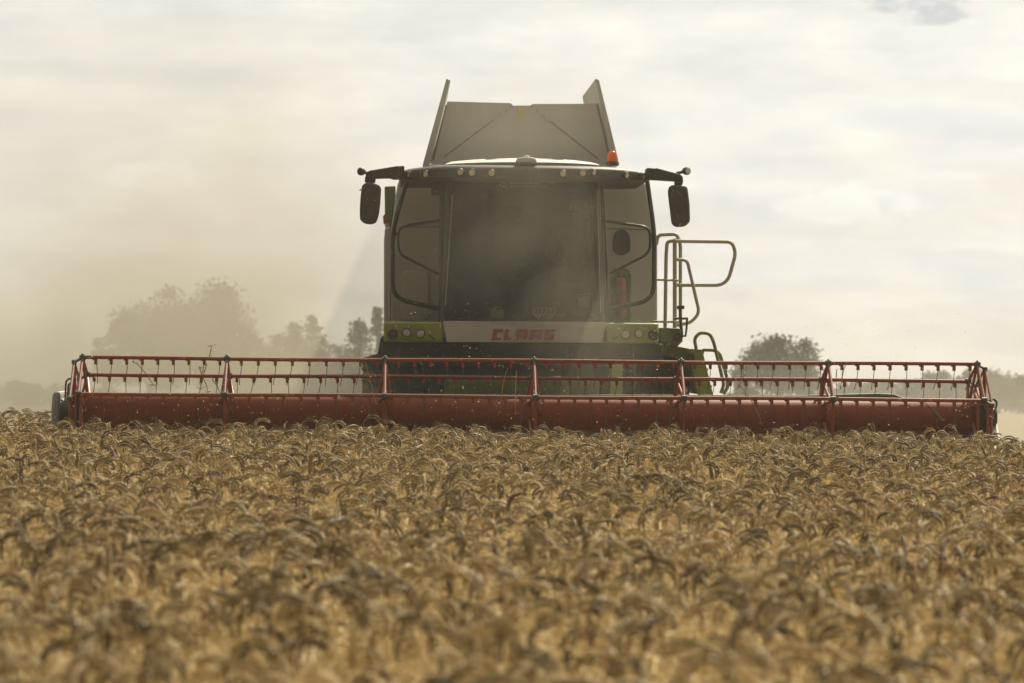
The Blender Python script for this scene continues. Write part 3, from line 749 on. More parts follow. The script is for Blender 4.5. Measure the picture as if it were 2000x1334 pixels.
# ---- black guard tubes either side of the cab
YG = 34.35
def guard(outer, inner, links):
    o = MB().tube(rounded(pts(outer, YG), .16, 6), .0245, 10).build('cab_guard_tube', 'tube_black', comb, smooth=60)
    MB().tube(rounded(pts(inner, YG), .10, 6), .0145, 8).build('inner_guard_tube', 'tube_black', o, smooth=60)
    for a, b in links: MB().tube(pts([a, b], YG), .015, 8).build('guard_link', 'tube_black', o)
    return o
guard([(797, 346), (767, 448), (766, 582), (864, 605)], [(864, 430), (777, 443), (778, 496), (862, 538)], [((764, 457), (779, 457)), ((858, 600), (866, 600))])
gr = guard([(1263, 346), (1278, 452), (1277, 585), (1186, 606)], [(1184, 432), (1270, 444), (1270, 494), (1187, 537)], [((1269, 459), (1281, 459)), ((1164, 612), (1190, 606))])
MB().tube(pts([(1176, 350, 34.1), (1181, 430, 34.1), (1189, 606, 34.2)], 0), .0165, 8).build('guard_upright', 'tube_black', gr, smooth=60)

# ---- front band below the glass
YN = 33.42
def band_d(x): return 0.24 * abs((x - CX) / 1.45) ** 2.2
mid = []
for u in np.linspace(866, 1183, 18): mid.append((u, 627 + (u - 866) * .006))
mid += [(1184, 634), (1182, 645), (1179, 658), (1174, 668.5)]
for u in np.linspace(1174, 873, 18): mid.append((u, 668 + (u - 873) * .003))
mid += [(871, 658), (868, 645), (866, 634)]
band = MB().prism(px(mid, YN), YN, YN + .45, band_d).build('front_band', 'band', comb, bevel=.018)
def green_end(us, name_l):
    us = list(us); poly = [(u, 627.2 + (u - 866) * .0062 + 1.2) for u in us] + [(u, 668 + (u - 873) * .004) for u in us[::-1]]
    return MB().prism(px(poly, YN + .012), YN + .012, YN + .5, band_d).build('front_corner_panel', 'green', comb, bevel=.022)
gl_ = green_end(np.linspace(749, 865, 12), 'l')
gr_ = green_end(np.linspace(1185, 1290, 12), 'r')
# the slanted ends of the green corners beside the band
for u, v, r_, dark, par in ((767, 653, 8.5, 1, gl_), (794, 649.5, 7.6, 0, gl_), (821, 651.5, 7.6, 0, gl_), (1222, 653, 8, 0, gr_), (1248, 651, 7.8, 0, gr_), (1276, 654.5, 8.6, 1, gr_)):
    Yl = YN + band_d(at(u, v, YN).x) - .004
    round_lamp(u, v, Yl, r_, par, 0, 'lens_dark' if dark else 'lens', 'headlamp' if not dark else 'indicator_lamp')
for u0_, v0_, u1_, v1_, par in ((838, 654, 850, 663, gl_), (1196, 663, 1207, 657, gr_)):
    yb = YN + band_d(at(u0_, v0_, YN).x)
    MB().tube([at(u0_, v0_, yb), at(u1_, v1_, yb)], .008, 6).build('latch_slot', 'black', par)
# block letters on the band
def letters():
    A = [(0, 0, .38, 1), (.66, 0, 1, 1), (.38, .76, .66, 1), (.38, .28, .66, .52)]
    L = {'C': [(0, 0, .45, 1), (.45, 0, .95, .24), (.45, .72, .95, 1)], 'L': [(0, 0, .48, 1), (.48, 0, .86, .24)],
         'A': A, 'S': [(0, .76, 1, 1), (0, .56, .42, .76), (0, .40, 1, .56), (.56, .24, 1, .40), (0, 0, 1, .24)]}
    mb = MB(); u = 960.0
    for ch, w in (('C', 22), ('L', 20), ('A', 27), ('A', 27), ('S', 23)):
        for (a0, b0, a1, b1) in L[ch]:
            quad = []
            for (p, q) in ((a0, b0), (a1, b0), (a1, b1), (a0, b1)):
                uu = u + (p + .22 * q) * w * .88; vv = 664 - 21 * q + (uu - 1020) * .004
                quad.append(at(uu, vv, YN))
            yb = YN + band_d(quad[0].x)
            f = [Vector((k.x, yb - .004, k.z)) for k in quad]; b = [Vector((k.x, yb + .006, k.z)) for k in quad]
            mb.add(f + b, [(0, 1, 2, 3), (7, 6, 5, 4), (0, 4, 5, 1), (1, 5, 6, 2), (2, 6, 7, 3), (3, 7, 4, 0)])
        u += w + 1.2
    mb.build('band_lettering', 'logo_red', band, smooth=0)
letters()

# ---- chassis, feeder house, wheels
ch = MB()
ch.prism(px([(746, 668), (1292, 671), (1292, 712), (746, 712)], 34.0), 33.75, 36.4)
ch.prism(px([(820, 712), (1230, 712), (1215, 770), (840, 770)], 34.3), 34.2, 36.4)
chassis = ch.build('chassis', 'interior', comb, bevel=.02)
fh = []
for (y0, zc, h, w) in ((32.75, .62, .7, .8), (34.9, 1.25, .75, .72)): fh.append((y0, zc, h, w))
vs = []
for y0, zc, h, w in fh:
    vs += [(CX - w, y0, zc - h/2), (CX + w, y0, zc - h/2), (CX + w, y0, zc + h/2), (CX - w, y0, zc + h/2)]
feeder = MB().add(vs, [(0,1,2,3),(7,6,5,4),(0,4,5,1),(1,5,6,2),(2,6,7,3),(3,7,4,0)]).build('feeder_house', 'dark_green', comb, bevel=.02)
MB().prism(px([(868, 742), (1170, 744), (1168, 775), (868, 775)], 33.0), 32.98, 33.03).build('feeder_cover', 'dark_green', feeder, bevel=.008)
MB().prism(px([(1191, 712), (1215, 712), (1215, 775), (1191, 775)], 33.4), 33.35, 33.45).build('feeder_strut', 'green', feeder, bevel=.008)
for u0_, v0_, u1_, v1_ in ((850, 672, 835, 690), (1105, 676, 1098, 735), (1130, 680, 1124, 735), (1232, 672, 1238, 760)):
    MB().tube([at(u0_, v0_, 33.7), at((u0_+u1_)/2 + 4, (v0_+v1_)/2, 33.6), at(u1_, v1_, 33.7)], .013, 6).build('hydraulic_hose', 'black', feeder)
def wheel(u0_, u1_):
    Y = 35.2; a, b = at(u0_, 750, Y), at(u1_, 750, Y); rad = .73; c = Vector(((a.x + b.x)/2, Y, .74)); w = (b.x - a.x)/2
    prof = [(k*.845, q*w) for k, q in ((.45, -.8), (.62, -1), (.78, -.97), (.84, -.8), (.85, -.4), (.86, 0), (.85, .4), (.84, .8), (.78, .97), (.62, 1), (.45, .8))]
    mb = MB().lathe(prof, c, (1, 0, 0), 40)
    for k in range(22):                           # chevron lugs
        for sg in (-1, 1):
            a0 = 2*math.pi*(k + (.5 if sg > 0 else 0))/22
            q = []
            for t, s_ in ((0, .02), (.5, .6), (1, .98)):
                an_ = a0 + t*.22; rr_ = .727 if t < .9 else .69
                q.append(c + Vector((sg*w*s_, -math.cos(an_)*rr_, math.sin(an_)*rr_)))
            mb.tube(q, [.035, .035, .03], 4)
    t = mb.build('tyre', 'rubber', comb)
    MB().lathe([(.2, -w*.5), (.39, -w*.75), (.39, w*.75), (.2, w*.5)], c, (1, 0, 0), 24).build('rim', 'band', t)
wheel(708, 838); wheel(1205, 1340)
MB().prism(round_poly(px([(713, 705), (722, 697), (738, 692), (743, 662), (748, 655), (762, 655), (762, 712), (713, 712)], 34.7), .03), 34.5, 35.9).build('wheel_fender', 'interior', comb, bevel=.02)
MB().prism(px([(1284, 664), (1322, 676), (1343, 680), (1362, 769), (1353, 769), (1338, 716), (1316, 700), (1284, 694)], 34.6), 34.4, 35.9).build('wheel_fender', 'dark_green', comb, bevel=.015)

# ---- right-hand platform, rails and ladder
plat = MB().prism(px([(1289, 640), (1329, 641), (1330, 654), (1334, 659), (1333, 667), (1322, 678), (1311, 671), (1289, 669)], 33.95), 33.95, 35.3).build('platform', 'dark_green', comb, bevel=.012)
YL = 34.6
rails = MB().tube(rounded(pts([(1282, 478), (1285, 459), (1322, 457), (1329, 476), (1329, 640)], YL), .09, 6), .0195, 10).build('platform_rail', 'rail', comb, smooth=60)
MB().tube(pts([(1318, 466), (1318, 642)], YL + .05), .023, 10).build('platform_rail', 'rail', comb, smooth=60)
MB().tube(rounded(pts([(1318, 470), (1303, 472), (1301, 500), (1299, 642)], YL + .02), .07, 6), .0195, 10).build('platform_rail', 'rail', comb, smooth=60)
MB().tube(rounded(pts([(1318, 471), (1430, 472.5), (1437, 495), (1420, 557), (1322, 557)], YL - .05), .13, 8), .0195, 10).build('swing_gate_rail', 'rail', comb, smooth=60)
MB().tube(rounded(pts([(1322, 507), (1342, 508), (1366, 611), (1350, 630), (1322, 635)], YL - .1), .12, 8), .018, 10).build('grab_rail', 'rail', comb, smooth=60)
MB().tube(pts([(1276, 546), (1325, 548)], YL), .012, 8).build('cross_rail', 'rail', comb, smooth=60)
MB().tube(pts([(1276, 628), (1326, 629)], YL), .012, 8).build('cross_rail', 'rail', comb, smooth=60)
br = MB().prism(round_poly(px([(1323, 597), (1336, 597), (1336, 604), (1323, 604)], 33.9), .01), 33.85, 33.95)
br.tube(pts([(1328, 604), (1329, 622), (1332, 655)], 33.9), .016, 8); br.tube(pts([(1342, 622), (1341, 640), (1339, 656), (1326, 658)], 33.9), .012, 8); br.tube(pts([(1316, 622), (1344, 622)], 33.9), .013, 8)
br.lathe([(.045, -.02), (.045, .03), (.02, .035)], at(1324, 659, 33.92), (0, -1, 0), 16)
br.build('lamp_bracket', 'black', comb)
lad = MB().prism(px([(1342, 681), (1371, 682), (1392, 769), (1362, 769)], 34.3), 34.27, 34.33)
lad.prism(px([(1362, 769), (1392, 769), (1402, 812), (1372, 812)], 34.3), 34.27, 34.33)
lad.prism(px([(1342, 681), (1371, 682), (1402, 812), (1372, 812)], 34.75), 34.72, 34.78)
for t in (.05, .3, .55, .8):
    p, q = at(1342 + 30*t, 681 + 131*t, 34.5), at(1371 + 31*t, 682 + 130*t, 34.5)
    lad.box((p.x, 34.335, p.z - .02), (q.x, 34.715, p.z + .01))
ladder = lad.build('ladder', 'green', comb, bevel=.006)
MB().prism(px([(1345, 690), (1354, 690), (1358, 706), (1349, 706)], 34.26), 34.25, 34.266).build('ladder_slot', 'black', ladder)
MB().tube(rounded(pts([(1360, 682), (1356, 662), (1366, 650), (1386, 651), (1394, 668), (1414, 752), (1408, 768)], 34.25), .10, 6), .0185, 10).build('ladder_handrail', 'rail_green', ladder, smooth=60)
MB().tube(rounded(pts([(1372, 683.5), (1404, 684), (1424, 752), (1413, 770)], 34.3), .10, 6), .0185, 10).build('ladder_handrail', 'rail_green', ladder, smooth=60)

# ---- grain tank extension
YT = 35.95
tf = px([(840, 318), (1196, 322), (1169, 202), (1040, 203), (1036, 206), (1002, 206), (998, 201), (874, 198)], YT)
tankf = MB().prism(tf, YT, YT + .03).build('tank_front_panel', 'tank', comb, bevel=.006)
def strip(a, b, w, name, mat, Y=YT, t=.01, par=None):
    p, q = at(*a, Y), at(*b, Y); d = (q - p).normalized(); n_ = Vector((-d.z, 0, d.x)) * w
    f = [p + n_, p - n_, q - n_, q + n_]
    return MB().add([(k.x, Y - t, k.z) for k in f] + [(k.x, Y + .001, k.z) for k in f], [(0,1,2,3),(7,6,5,4),(0,4,5,1),(1,5,6,2),(2,6,7,3),(3,7,4,0)]).build(name, mat, par or tankf)
strip((868, 306), (1001, 207), .005, 'fold_seam', 'tank_dark')
strip((1037, 207), (1170, 312), .005, 'fold_seam', 'tank_dark')
for t0, t1 in ((.72, .80), (.82, .9), (.92, .98)):
    a, b = Vector((868, 306)), Vector((1001, 207)); strip(tuple(a.lerp(b, t0)), tuple(a.lerp(b, t1)), .011, 'fold_hinge', 'tank', t=.018)
    a, b = Vector((1170, 312)), Vector((1037, 207)); strip(tuple(a.lerp(b, t0)), tuple(a.lerp(b, t1)), .011, 'fold_hinge', 'tank', t=.018)
sk = MB().prism(px([(1013.5, 208), (1024, 208), (1024, 224), (1021, 228), (1016, 228), (1013.5, 224)], YT), YT - .012, YT - .002).build('warning_sticker', 'yellow', tankf)
def side_flap(b0, b1, t0, t1, name):
    """leaning side wall: bottom edge b0-b1, top edge t0-t1 (pixels at its front), 2.6 m long"""
    Yf, Yb = YT - .05, YT + 2.6
    poly = px([b0, b1, t1, t0], Yf)
    o = MB().prism(poly, Yf, Yb).build(name, 'tank', comb, bevel=.008)
    return o
fl = side_flap((826, 320), (840, 320), (872, 153), (880, 157), 'tank_side_flap')
fr_ = side_flap((1195, 322), (1210, 322), (1163, 153), (1170, 156), 'tank_side_flap')
strip((846, 312), (872, 205), .009, 'flap_hinge', 'tank_dark', par=fl); strip((1192, 312), (1166, 205), .009, 'flap_hinge', 'tank_dark', par=fr_)
for k in range(3):                                   # ribs on the inner face of the right flap
    yy = YT + .5 + k * .75
    p, q = px([(1195, 322), (1165, 165)], YT)
    MB().add([(p[0] - .004, yy, p[1]), (p[0] + .03, yy, p[1]), (q[0] + .03, yy, q[1]), (q[0] - .004, yy, q[1]), (p[0] - .004, yy + .05, p[1]), (p[0] + .03, yy + .05, p[1]), (q[0] + .03, yy + .05, q[1]), (q[0] - .004, yy + .05, q[1])],
             [(0,1,2,3),(7,6,5,4),(0,4,5,1),(1,5,6,2),(2,6,7,3),(3,7,4,0)]).build('flap_rib', 'tank', fr_)
a, b = at(840, 318, YT), at(1196, 322, YT)
MB().prism([(a.x, a.z), (b.x, b.z), (b.x - .16, b.z + .66), (a.x + .16, a.z + .66)], YT + 2.55, YT + 2.58).build('tank_rear_panel', 'tank', comb)
MB().box((a.x - .02, YT + .03, a.z - 1.2), (b.x + .02, YT + 2.6, a.z - .02)).build('grain_tank', 'grey', comb, bevel=.02)

# ------------------------------------------------------------------ things in and on the combine
ex_b = at(1211, 618, 35.45); EX_H = ex_b.z
ext = empty('fire_extinguisher', (ex_b.x, 35.45, ex_b.z), 'red fire extinguisher strapped upright in the pocket right of the windshield', 'fire extinguisher')
er = .068
MB().lathe([(er*.9, 0), (er, .015), (er, .36), (er*.9, .40), (er*.55, .425), (.02, .435)], ex_b, (0, 0, 1), 24).build('cylinder', 'extinguisher', ext)
mb = MB().lathe([(.02, .43), (.026, .435), (.026, .465), (.012, .475)], ex_b, (0, 0, 1), 12)
mb.tube([ex_b + Vector((0, 0, .47)), ex_b + Vector((-.07, -.03, .52))], .008, 6); mb.tube([ex_b + Vector((0, 0, .465)), ex_b + Vector((-.06, -.03, .47))], .007, 6)
mb.build('valve', 'steel', ext)
MB().tube(rounded([ex_b + Vector((.02, 0, .455)), ex_b + Vector((.075, -.02, .43)), ex_b + Vector((.088, -.02, .3)), ex_b + Vector((.085, -.02, .1))], .04), .01, 8).build('hose', 'black', ext)
MB().lathe([(er + .001, .245), (er + .006, .25), (er + .006, .285), (er + .001, .29)], ex_b, (0, 0, 1), 24).build('strap', 'black', ext)

pl = px([(1040, 600), (1085, 600.5), (1085, 614), (1076, 625), (1050, 625), (1040, 613)], 33.80)
plate = MB().prism(round_poly(pl, .012), 33.80, 33.806).build('number_plate', 'plate', smooth=0)
tag(plate, 'pale shield-shaped number plate reading 39753 behind the windshield', 'number plate')
text_part('39753', 'plate_number', 'ink', 1043, 1082, 607, 33.796, plate, 10.5, None, 0, 0.0)
text_part('АІ', 'plate_series', 'ink', 1054, 1068, 620, 33.796, plate, 8.5, None, 0, 0.0)

def dash_thing(mb, name, mat, label, cat):
    o = mb.build(name, mat, None, bevel=.004); tag(o, label, cat); return o
def blob(u, v, Y, rx, rz, seed, ry=None, lump=.12):
    c = at(u, v, Y); rd = random.Random(seed); mb = MB(); nu, nv = 14, 9; vs = []
    for j in range(nv + 1):
        th = math.pi * j / nv
        for i in range(nu):
            ph_ = 2*math.pi*i/nu; k = 1 + rd.uniform(-lump, lump)
            vs.append(c + Vector((rx*math.sin(th)*math.cos(ph_)*k, (ry or rx)*math.sin(th)*math.sin(ph_)*k, rz*math.cos(th)*k)))
    fs = [(j*nu+i, j*nu+(i+1) % nu, (j+1)*nu+(i+1) % nu, (j+1)*nu+i) for j in range(nv) for i in range(nu)]
    return mb.add(vs, fs)
o = blob(1087.5, 615, 33.97, .021, .021, 1, lump=.02).build('apple', 'apple'); tag(o, 'small green apple touching the right edge of the number plate', 'apple')
o = blob(1097, 615.5, 33.99, .026, .024, 2, lump=.02).build('apple', 'apple'); tag(o, 'larger green apple lying under the crumpled foil', 'apple')
o = blob(1098, 605, 34.05, .055, .03, 3, lump=.3).build('foil_wrapper', 'foil'); tag(o, 'crumpled shiny foil on the dash right of the number plate', 'foil')
o = blob(1136, 612, 34.08, .15, .055, 4, ry=.08, lump=.12).build('cloth_bag', 'bag'); tag(o, 'dark red bag lying at the right end of the dash', 'bag')
mb = MB().prism(round_poly(px([(1128, 580), (1151, 578), (1152, 600), (1130, 601)], 34.12), .01), 34.12, 34.2)
mb.tube(rounded(pts([(1128, 584), (1127, 576), (1152, 574), (1153, 582)], 34.16), .02), .005, 6)
dash_thing(mb, 'carton', 'paper', 'pale blue box with a handle standing on the red bag', 'box')
mb = MB().prism(round_poly(px([(958, 603), (983, 605), (983, 621), (958, 621)], 33.98), .012), 33.98, 34.1)
mb.tube(rounded(pts([(964, 603), (968, 600), (976, 600), (980, 605)], 34.04), .02), .006, 6)
dash_thing(mb, 'storage_box', 'paper', 'pale storage box on the dash left of the number plate', 'box')

# ---- the passenger
def skinned(name, joints, edges, mat, parent=None, sub=1, root=0):
    me = bpy.data.meshes.new(name); me.from_pydata([j[0] for j in joints], edges, [])
    o = bpy.data.objects.new(name, me); COL.objects.link(o); me.materials.append(M[mat])
    sk_ = o.modifiers.new('skin', 'SKIN'); sk_.use_smooth_shade = True
    sv = me.skin_vertices[0].data
    for k, j in enumerate(joints):
        r_ = j[1]; sv[k].radius = (r_, r_) if not isinstance(r_, tuple) else r_
        sv[k].use_root = (k == root)
    sb_ = o.modifiers.new('smooth', 'SUBSURF'); sb_.levels = sub; sb_.render_levels = sub + 1
    if parent: adopt(o, parent)
    return o
def person():
    pel = ps + Vector((0, .02, .09))
    per = empty('person', (ps.x, 34.75, ps.z), 'person in a pale blue cap sitting behind the right side of the windshield', 'person')
    V = Vector
    hd = at(1132, 420, 34.62)
    neck = V((hd.x - .01, 34.68, hd.z - .13)); chest = V((pel.x + .03, 34.72, pel.z + .34)); belly = pel + V((.01, 0, .16))
    shl, shr = chest + V((-.19, .02, .10)), chest + V((.16, .0, .11))
    ell, elr = shl + V((-.05, -.1, -.27)), shr + V((.06, -.08, -.27))
    wrl, wrr = ell + V((.12, -.2, -.07)), elr + V((-.02, -.22, -.06))
    hipl, hipr = pel + V((-.1, -.02, -.02)), pel + V((.1, -.02, -.02))
    knl, knr = hipl + V((-.06, -.42, .03)), hipr + V((.05, -.42, .03))
    anl, anr = knl + V((0, .02, -.42)), knr + V((0, .02, -.42))
    fwd = V((.75, -.62, -.08)).normalized()           # the way the face looks
    head_j = [(hd + V((0, 0, -.075)) + fwd*.02, .07), (hd, .088), (hd + V((0, 0, .055)) - fwd*.012, .088), (hd + V((0, 0, .10)) - fwd*.015, .055)]
    J = [(pel, .13), (belly, .125), (chest, (.15, .12)), (neck, .052)] + head_j + \
        [(shl, .06), (ell, .045), (wrl, .03), (shr, .06), (elr, .045), (wrr, .03), (hipl, .085), (knl, .062), (anl, .045), (hipr, .085), (knr, .062), (anr, .045),
         (anl + V((0, -.15, -.05)), .035), (anr + V((0, -.15, -.05)), .035)]
    E = [(0,1),(1,2),(2,3),(3,4),(4,5),(5,6),(6,7),(2,8),(8,9),(9,10),(2,11),(11,12),(12,13),(0,14),(14,15),(15,16),(0,17),(17,18),(18,19),(16,20),(19,21)]
    side_v = fwd.cross(V((0,0,1))).normalized()
    # hands: palm and five fingers each, resting on the thighs
    for wi, w_, out_ in ((10, wrl, -1), (13, wrr, 1)):
        d = V((.1 * -out_, -.9, -.3)).normalized(); s_ = d.cross(V((0,0,1))).normalized()
        i0 = len(J); J.append((w_ + d*.05, .028)); E.append((wi, i0))
        J.append((w_ + d*.085, .027)); E.append((i0, i0+1))
        for k, off in enumerate((-.027, -.009, .009, .027)):
            ln = (.062, .072, .068, .052)[k]; a_ = len(J)
            J.append((w_ + d*.10 + s_*off, .0095)); J.append((w_ + d*(.10 + ln*.55) + s_*off*1.1 + V((0,0,-.008)), .0085)); J.append((w_ + d*(.10 + ln*.9) + s_*off*1.1 + V((0,0,-.03)), .0075))
            E += [(i0+1, a_), (a_, a_+1), (a_+1, a_+2)]
        a_ = len(J); J.append((w_ + d*.055 + s_*.035*-out_, .011)); J.append((w_ + d*.09 + s_*.05*-out_, .009)); E += [(i0, a_), (a_, a_+1)]
    # nose and ears
    a_ = len(J); J.append((hd + fwd*.108 + V((0,0,-.005)), .013)); E.append((5, a_))
    for sg in (-1, 1):
        a_ = len(J); J.append((hd + side_v*sg*.098, .016)); E.append((5, a_))
    skinned('body', J, E, 'skin', per, 1)
    SJ = [(pel + V((0,0,.02)), .142), (belly, .14), (chest, (.168, .135)), (neck + V((0,0,-.045)), .075), (shl, .08), (ell, .062), (wrl.lerp(ell, .25), .045), (shr, .08), (elr, .062), (wrr.lerp(elr, .25), .045)]
    skinned('shirt', SJ, [(0,1),(1,2),(2,3),(2,4),(4,5),(5,6),(2,7),(7,8),(8,9)], 'shirt', per, 1)
    TJ = [(pel + V((0,0,-.02)), .138), (hipl, .1), (knl, .078), (anl + V((0,0,.06)), .062), (hipr, .1), (knr, .078), (anr + V((0,0,.06)), .062)]
    skinned('trousers', TJ, [(0,1),(1,2),(2,3),(0,4),(4,5),(5,6)], 'trousers', per, 1)
    c = hd + V((0, 0, .045)) - fwd*.012
    mb = MB().lathe([(.104, 0), (.106, .03), (.098, .07), (.07, .105), (.03, .118), (0, .12)], c, (0, 0, 1), 20)
    br_ = []
    for k in range(9):
        a = R(-60 + 15*k); br_.append(c + fwd*math.cos(a)*.102 + side_v*math.sin(a)*.102 + V((0,0,.008)))
    br2 = []
    for k in range(9):
        a = R(-60 + 15*k); br2.append(c + fwd*(math.cos(a)*.19) + side_v*math.sin(a)*.10 + V((0,0,-.012)))
    vs = br_ + br2 + [p + V((0,0,-.006)) for p in br_] + [p + V((0,0,-.006)) for p in br2]
    fs = [(k, k+1, k+10, k+9) for k in range(8)] + [(k+18, k+27, k+28, k+19) for k in range(8)] + [(k+9, k+10, k+28, k+27) for k in range(8)]
    mb.add(vs, fs)
    mb.build('cap', 'cap', per, smooth=60)
    for sg in (-1, 1):
        MB().lathe([(.011, -.006), (.011, .002), (.006, .005), (0, .006)], hd + fwd*.082 + side_v*sg*.033 + V((0,0,.012)), fwd, 10).build('eye', 'ink', per)
    MB().tube([hd + fwd*.092 + side_v*k*.011 + V((0,0,-.052 - .003*abs(k))) for k in (-2, -1, 0, 1, 2)], .006, 6).build('mouth', 'bag', per)
    MB().lathe([(.093, -.05), (.096, 0), (.094, .02)], hd + V((0,0,.03)) - fwd*.022, (0,0,1), 18).build('hair', 'hair', per)
person()

# ------------------------------------------------------------------ cutting header with its reel
YH = 31.5
RC = at(1040, 808, YH)                      # middle of the reel
RR = 0.525
head = empty('cutting_header', (RC.x, 32.0, 0), 'wide red tined reel and cutting header carried in front of the combine', 'harvester header')
XL, XR = at(163, 735, YH).x, at(1905, 735, YH).x
spider_us = (163, 444, 752, 1042, 1328, 1615, 1905)
spider_x = [at(u, 740, YH).x for u in spider_us]
ang = [79, 139, 199, 259, 319, 19]          # degrees, towards the camera = 0, up = 90
def bar_pos(a): return Vector((0, YH - RR * math.cos(R(a)), RC.z + RR * math.sin(R(a))))
MB().lathe([(.02, 0), (.15, 0), (.163, .012), (.163, XR - XL - .012), (.15, XR - XL), (.02, XR - XL)], (XL, YH, RC.z), (1, 0, 0), 40).build('reel_drum', 'red_tube', head, smooth=50)

tine_me = {}
def tine_mesh(kind):
    if kind in tine_me: return tine_me[kind]
    mb = MB()
    rd = random.Random(kind)
    mb.tube(rounded([Vector((.004, 0, -.045)), Vector((.003, -.002, -.12)), Vector((-.006 + rd.uniform(-.006, .004), .006, -.205)), Vector((-.012 + rd.uniform(-.012, .006), .022, -.255))], .05, 3), .0036, 5)
    me = bpy.data.meshes.new('tine'); me.from_pydata(mb.v, [], mb.f); me.materials.append(M['steel'])
    me.polygons.foreach_set('use_smooth', [True] * len(me.polygons))
    tine_me[kind] = me; return me
def holder(mb, x, y, z):
    mb.box((x - .014, y - .018, z - .066), (x + .014, y + .018, z - .012))
    mb.box((x - .03, y - .012, z - .026), (x - .0141, y + .012, z - .014))
n_ind = 0
for bi, a in enumerate(ang):
    p = bar_pos(a)
    b = MB()
    rr_ = random.Random(40 + bi)
    # slightly wavy tube
    path = [Vector((x, p.y + .002 * math.sin(x*2.1 + bi), p.z + .0045 * math.sin(x * 1.55 + bi * 1.7))) for x in np.linspace(XL + .015, XR - .015, 60)]
    b.tube(path, .0188, 10)
    xs_, bay = [], 0
    off = (.06 if bi % 2 == 0 else .12)
    for k in range(len(spider_x) - 1):
        x0, x1 = spider_x[k], spider_x[k+1]; n = 9
        xs_ += [x0 + (x1 - x0) * (j + (.85 if bi % 2 == 0 else .45)) / (n + .3) for j in range(n)]
    for x in xs_: holder(b, x + rr_.uniform(-.008, .008) * 0, p.y, p.z)
    bar = b.build('tine_bar', 'red', head, smooth=40)
    loose = []
    for x in xs_:
        if bi in (0, 1) and n_ind < 100:
            t = bpy.data.objects.new('tine', tine_mesh(rr_.randrange(5))); COL.objects.link(t); t.location = (x, p.y, p.z); t.rotation_euler = (rr_.gauss(0, .07), rr_.gauss(.02, .06), 0); t.parent = bar; n_ind += 1
        else: loose.append((x, rr_.randrange(5)))
    if loose:
        mb = MB()
        for x, k in loose:
            me = tine_mesh(k); sk = rr_.gauss(-.02, .07); mb.add([(v.co.x + v.co.z * sk + x, v.co.y + p.y, v.co.z + p.z) for v in me.vertices], [tuple(f.vertices) for f in me.polygons])
        o = mb.build('tines', 'steel', bar); o['kind'] = 'stuff'
# spiders
for k, x in enumerate(spider_x):
    mb = MB(); hub = Vector((x, YH, RC.z)); joints = []
    for i, a in enumerate(ang):
        jn = MB(); joints.append(jn)
        p = bar_pos(a) + Vector((x, 0, 0)); p2 = bar_pos(ang[(i+1) % 6]) + Vector((x, 0, 0))
        mb.tube([p, p2], .015, 8)
        d = (p - hub).normalized(); t_ = Vector((0, -d.z, d.y))
        for s_, sx in ((.05, .05), (-.05, -.05)):
            mb.tube([hub + d*.16 + t_*s_*1.1 + Vector((sx, 0, 0)), p - d*.01], [.016, .012], 8)
        jn.lathe([(.024, -.03), (.03, -.024), (.03, .024), (.024, .03)], p, (1, 0, 0), 12)
        jn.lathe([(.012, 0), (.012, .04), (.004, .044)], p, d, 8)
    mb.lathe([(.164, -.028), (.178, -.024), (.178, .024), (.164, .028)], hub, (1, 0, 0), 32)
    s = mb.build('reel_spider', 'red', head, smooth=40)
    for jn in joints: jn.build('bar_bearing', 'zinc', s, smooth=40)
# offset end frames that steer the tines
for side, x in ((-1, XL - .075), (1, XR + .065)):
    cc = Vector((x, YH - .06 if side > 0 else YH - .06, RC.z - .045))
    mb = MB(); q = []
    for a in ang:
        d = bar_pos(a) - Vector((0, YH, RC.z)); q.append(cc + d)
    for i in range(6):
        mb.tube([q[i], q[(i+1) % 6]], .014, 8)
        t_ = (q[i] - cc).normalized(); s_ = Vector((0, -t_.z, t_.y))
        for sg in (-1, 1): mb.tube([cc + s_*.1*sg, q[i]], [.017, .013], 8)
    mb.lathe([(.12, -.012), (.135, -.01), (.135, .01), (.12, .012)], cc, (1, 0, 0), 28)
    e = mb.build('steering_frame', 'red', head, smooth=40)
    jb = MB()
    for i, a in enumerate(ang):
        pb = bar_pos(a) + Vector((XL if side < 0 else XR, 0, 0))
        jb.tube([pb, q[i]], .014, 8); jb.lathe([(.02, -.022), (.026, -.018), (.026, .018), (.02, .022)], q[i], (1, 0, 0), 12)
    jb.build('crank_arm', 'zinc', e, smooth=40)
# header body: pan, back wall, auger, knife, ends
XA, XB = XL - .16, XR + .14
pan = MB()
prof = [(31.15, .10), (31.9, .16), (32.5, .18), (32.62, .30), (32.66, .93), (32.72, .93), (32.68, .26), (32.55, .12), (31.15, .07)]
vs, n = [], len(prof)
for x in (XA, XB): vs += [(x, y, z) for y, z in prof]
pan.add(vs, [(i, (i+1) % n, (i+1) % n + n, i + n) for i in range(n)] + [tuple(range(n))[::-1], tuple(range(n, 2*n))])
pan.build('header_pan', 'dark_green', head)
zt = at(1300, 771, 32.85).z
w0, w1 = at(864, 771, 32.85).x, at(1285, 771, 32.85).x
bw = MB().prism(px([(750, 769), (1340, 771.5), (1565, 772), (1715, 768), (1745, 769.5), (1782, 783), (1790, 800), (740, 800)], 32.85), 32.8, 32.95).build('header_back_beam', 'dark_green', head, bevel=.012)
MB().lathe([(.05, 0), (.22, 0), (.22, XB - XA - .1), (.05, XB - XA - .1)], (XA + .05, 32.22, .36), (1, 0, 0), 32).build('auger_tube', 'red', head)
au = MB()
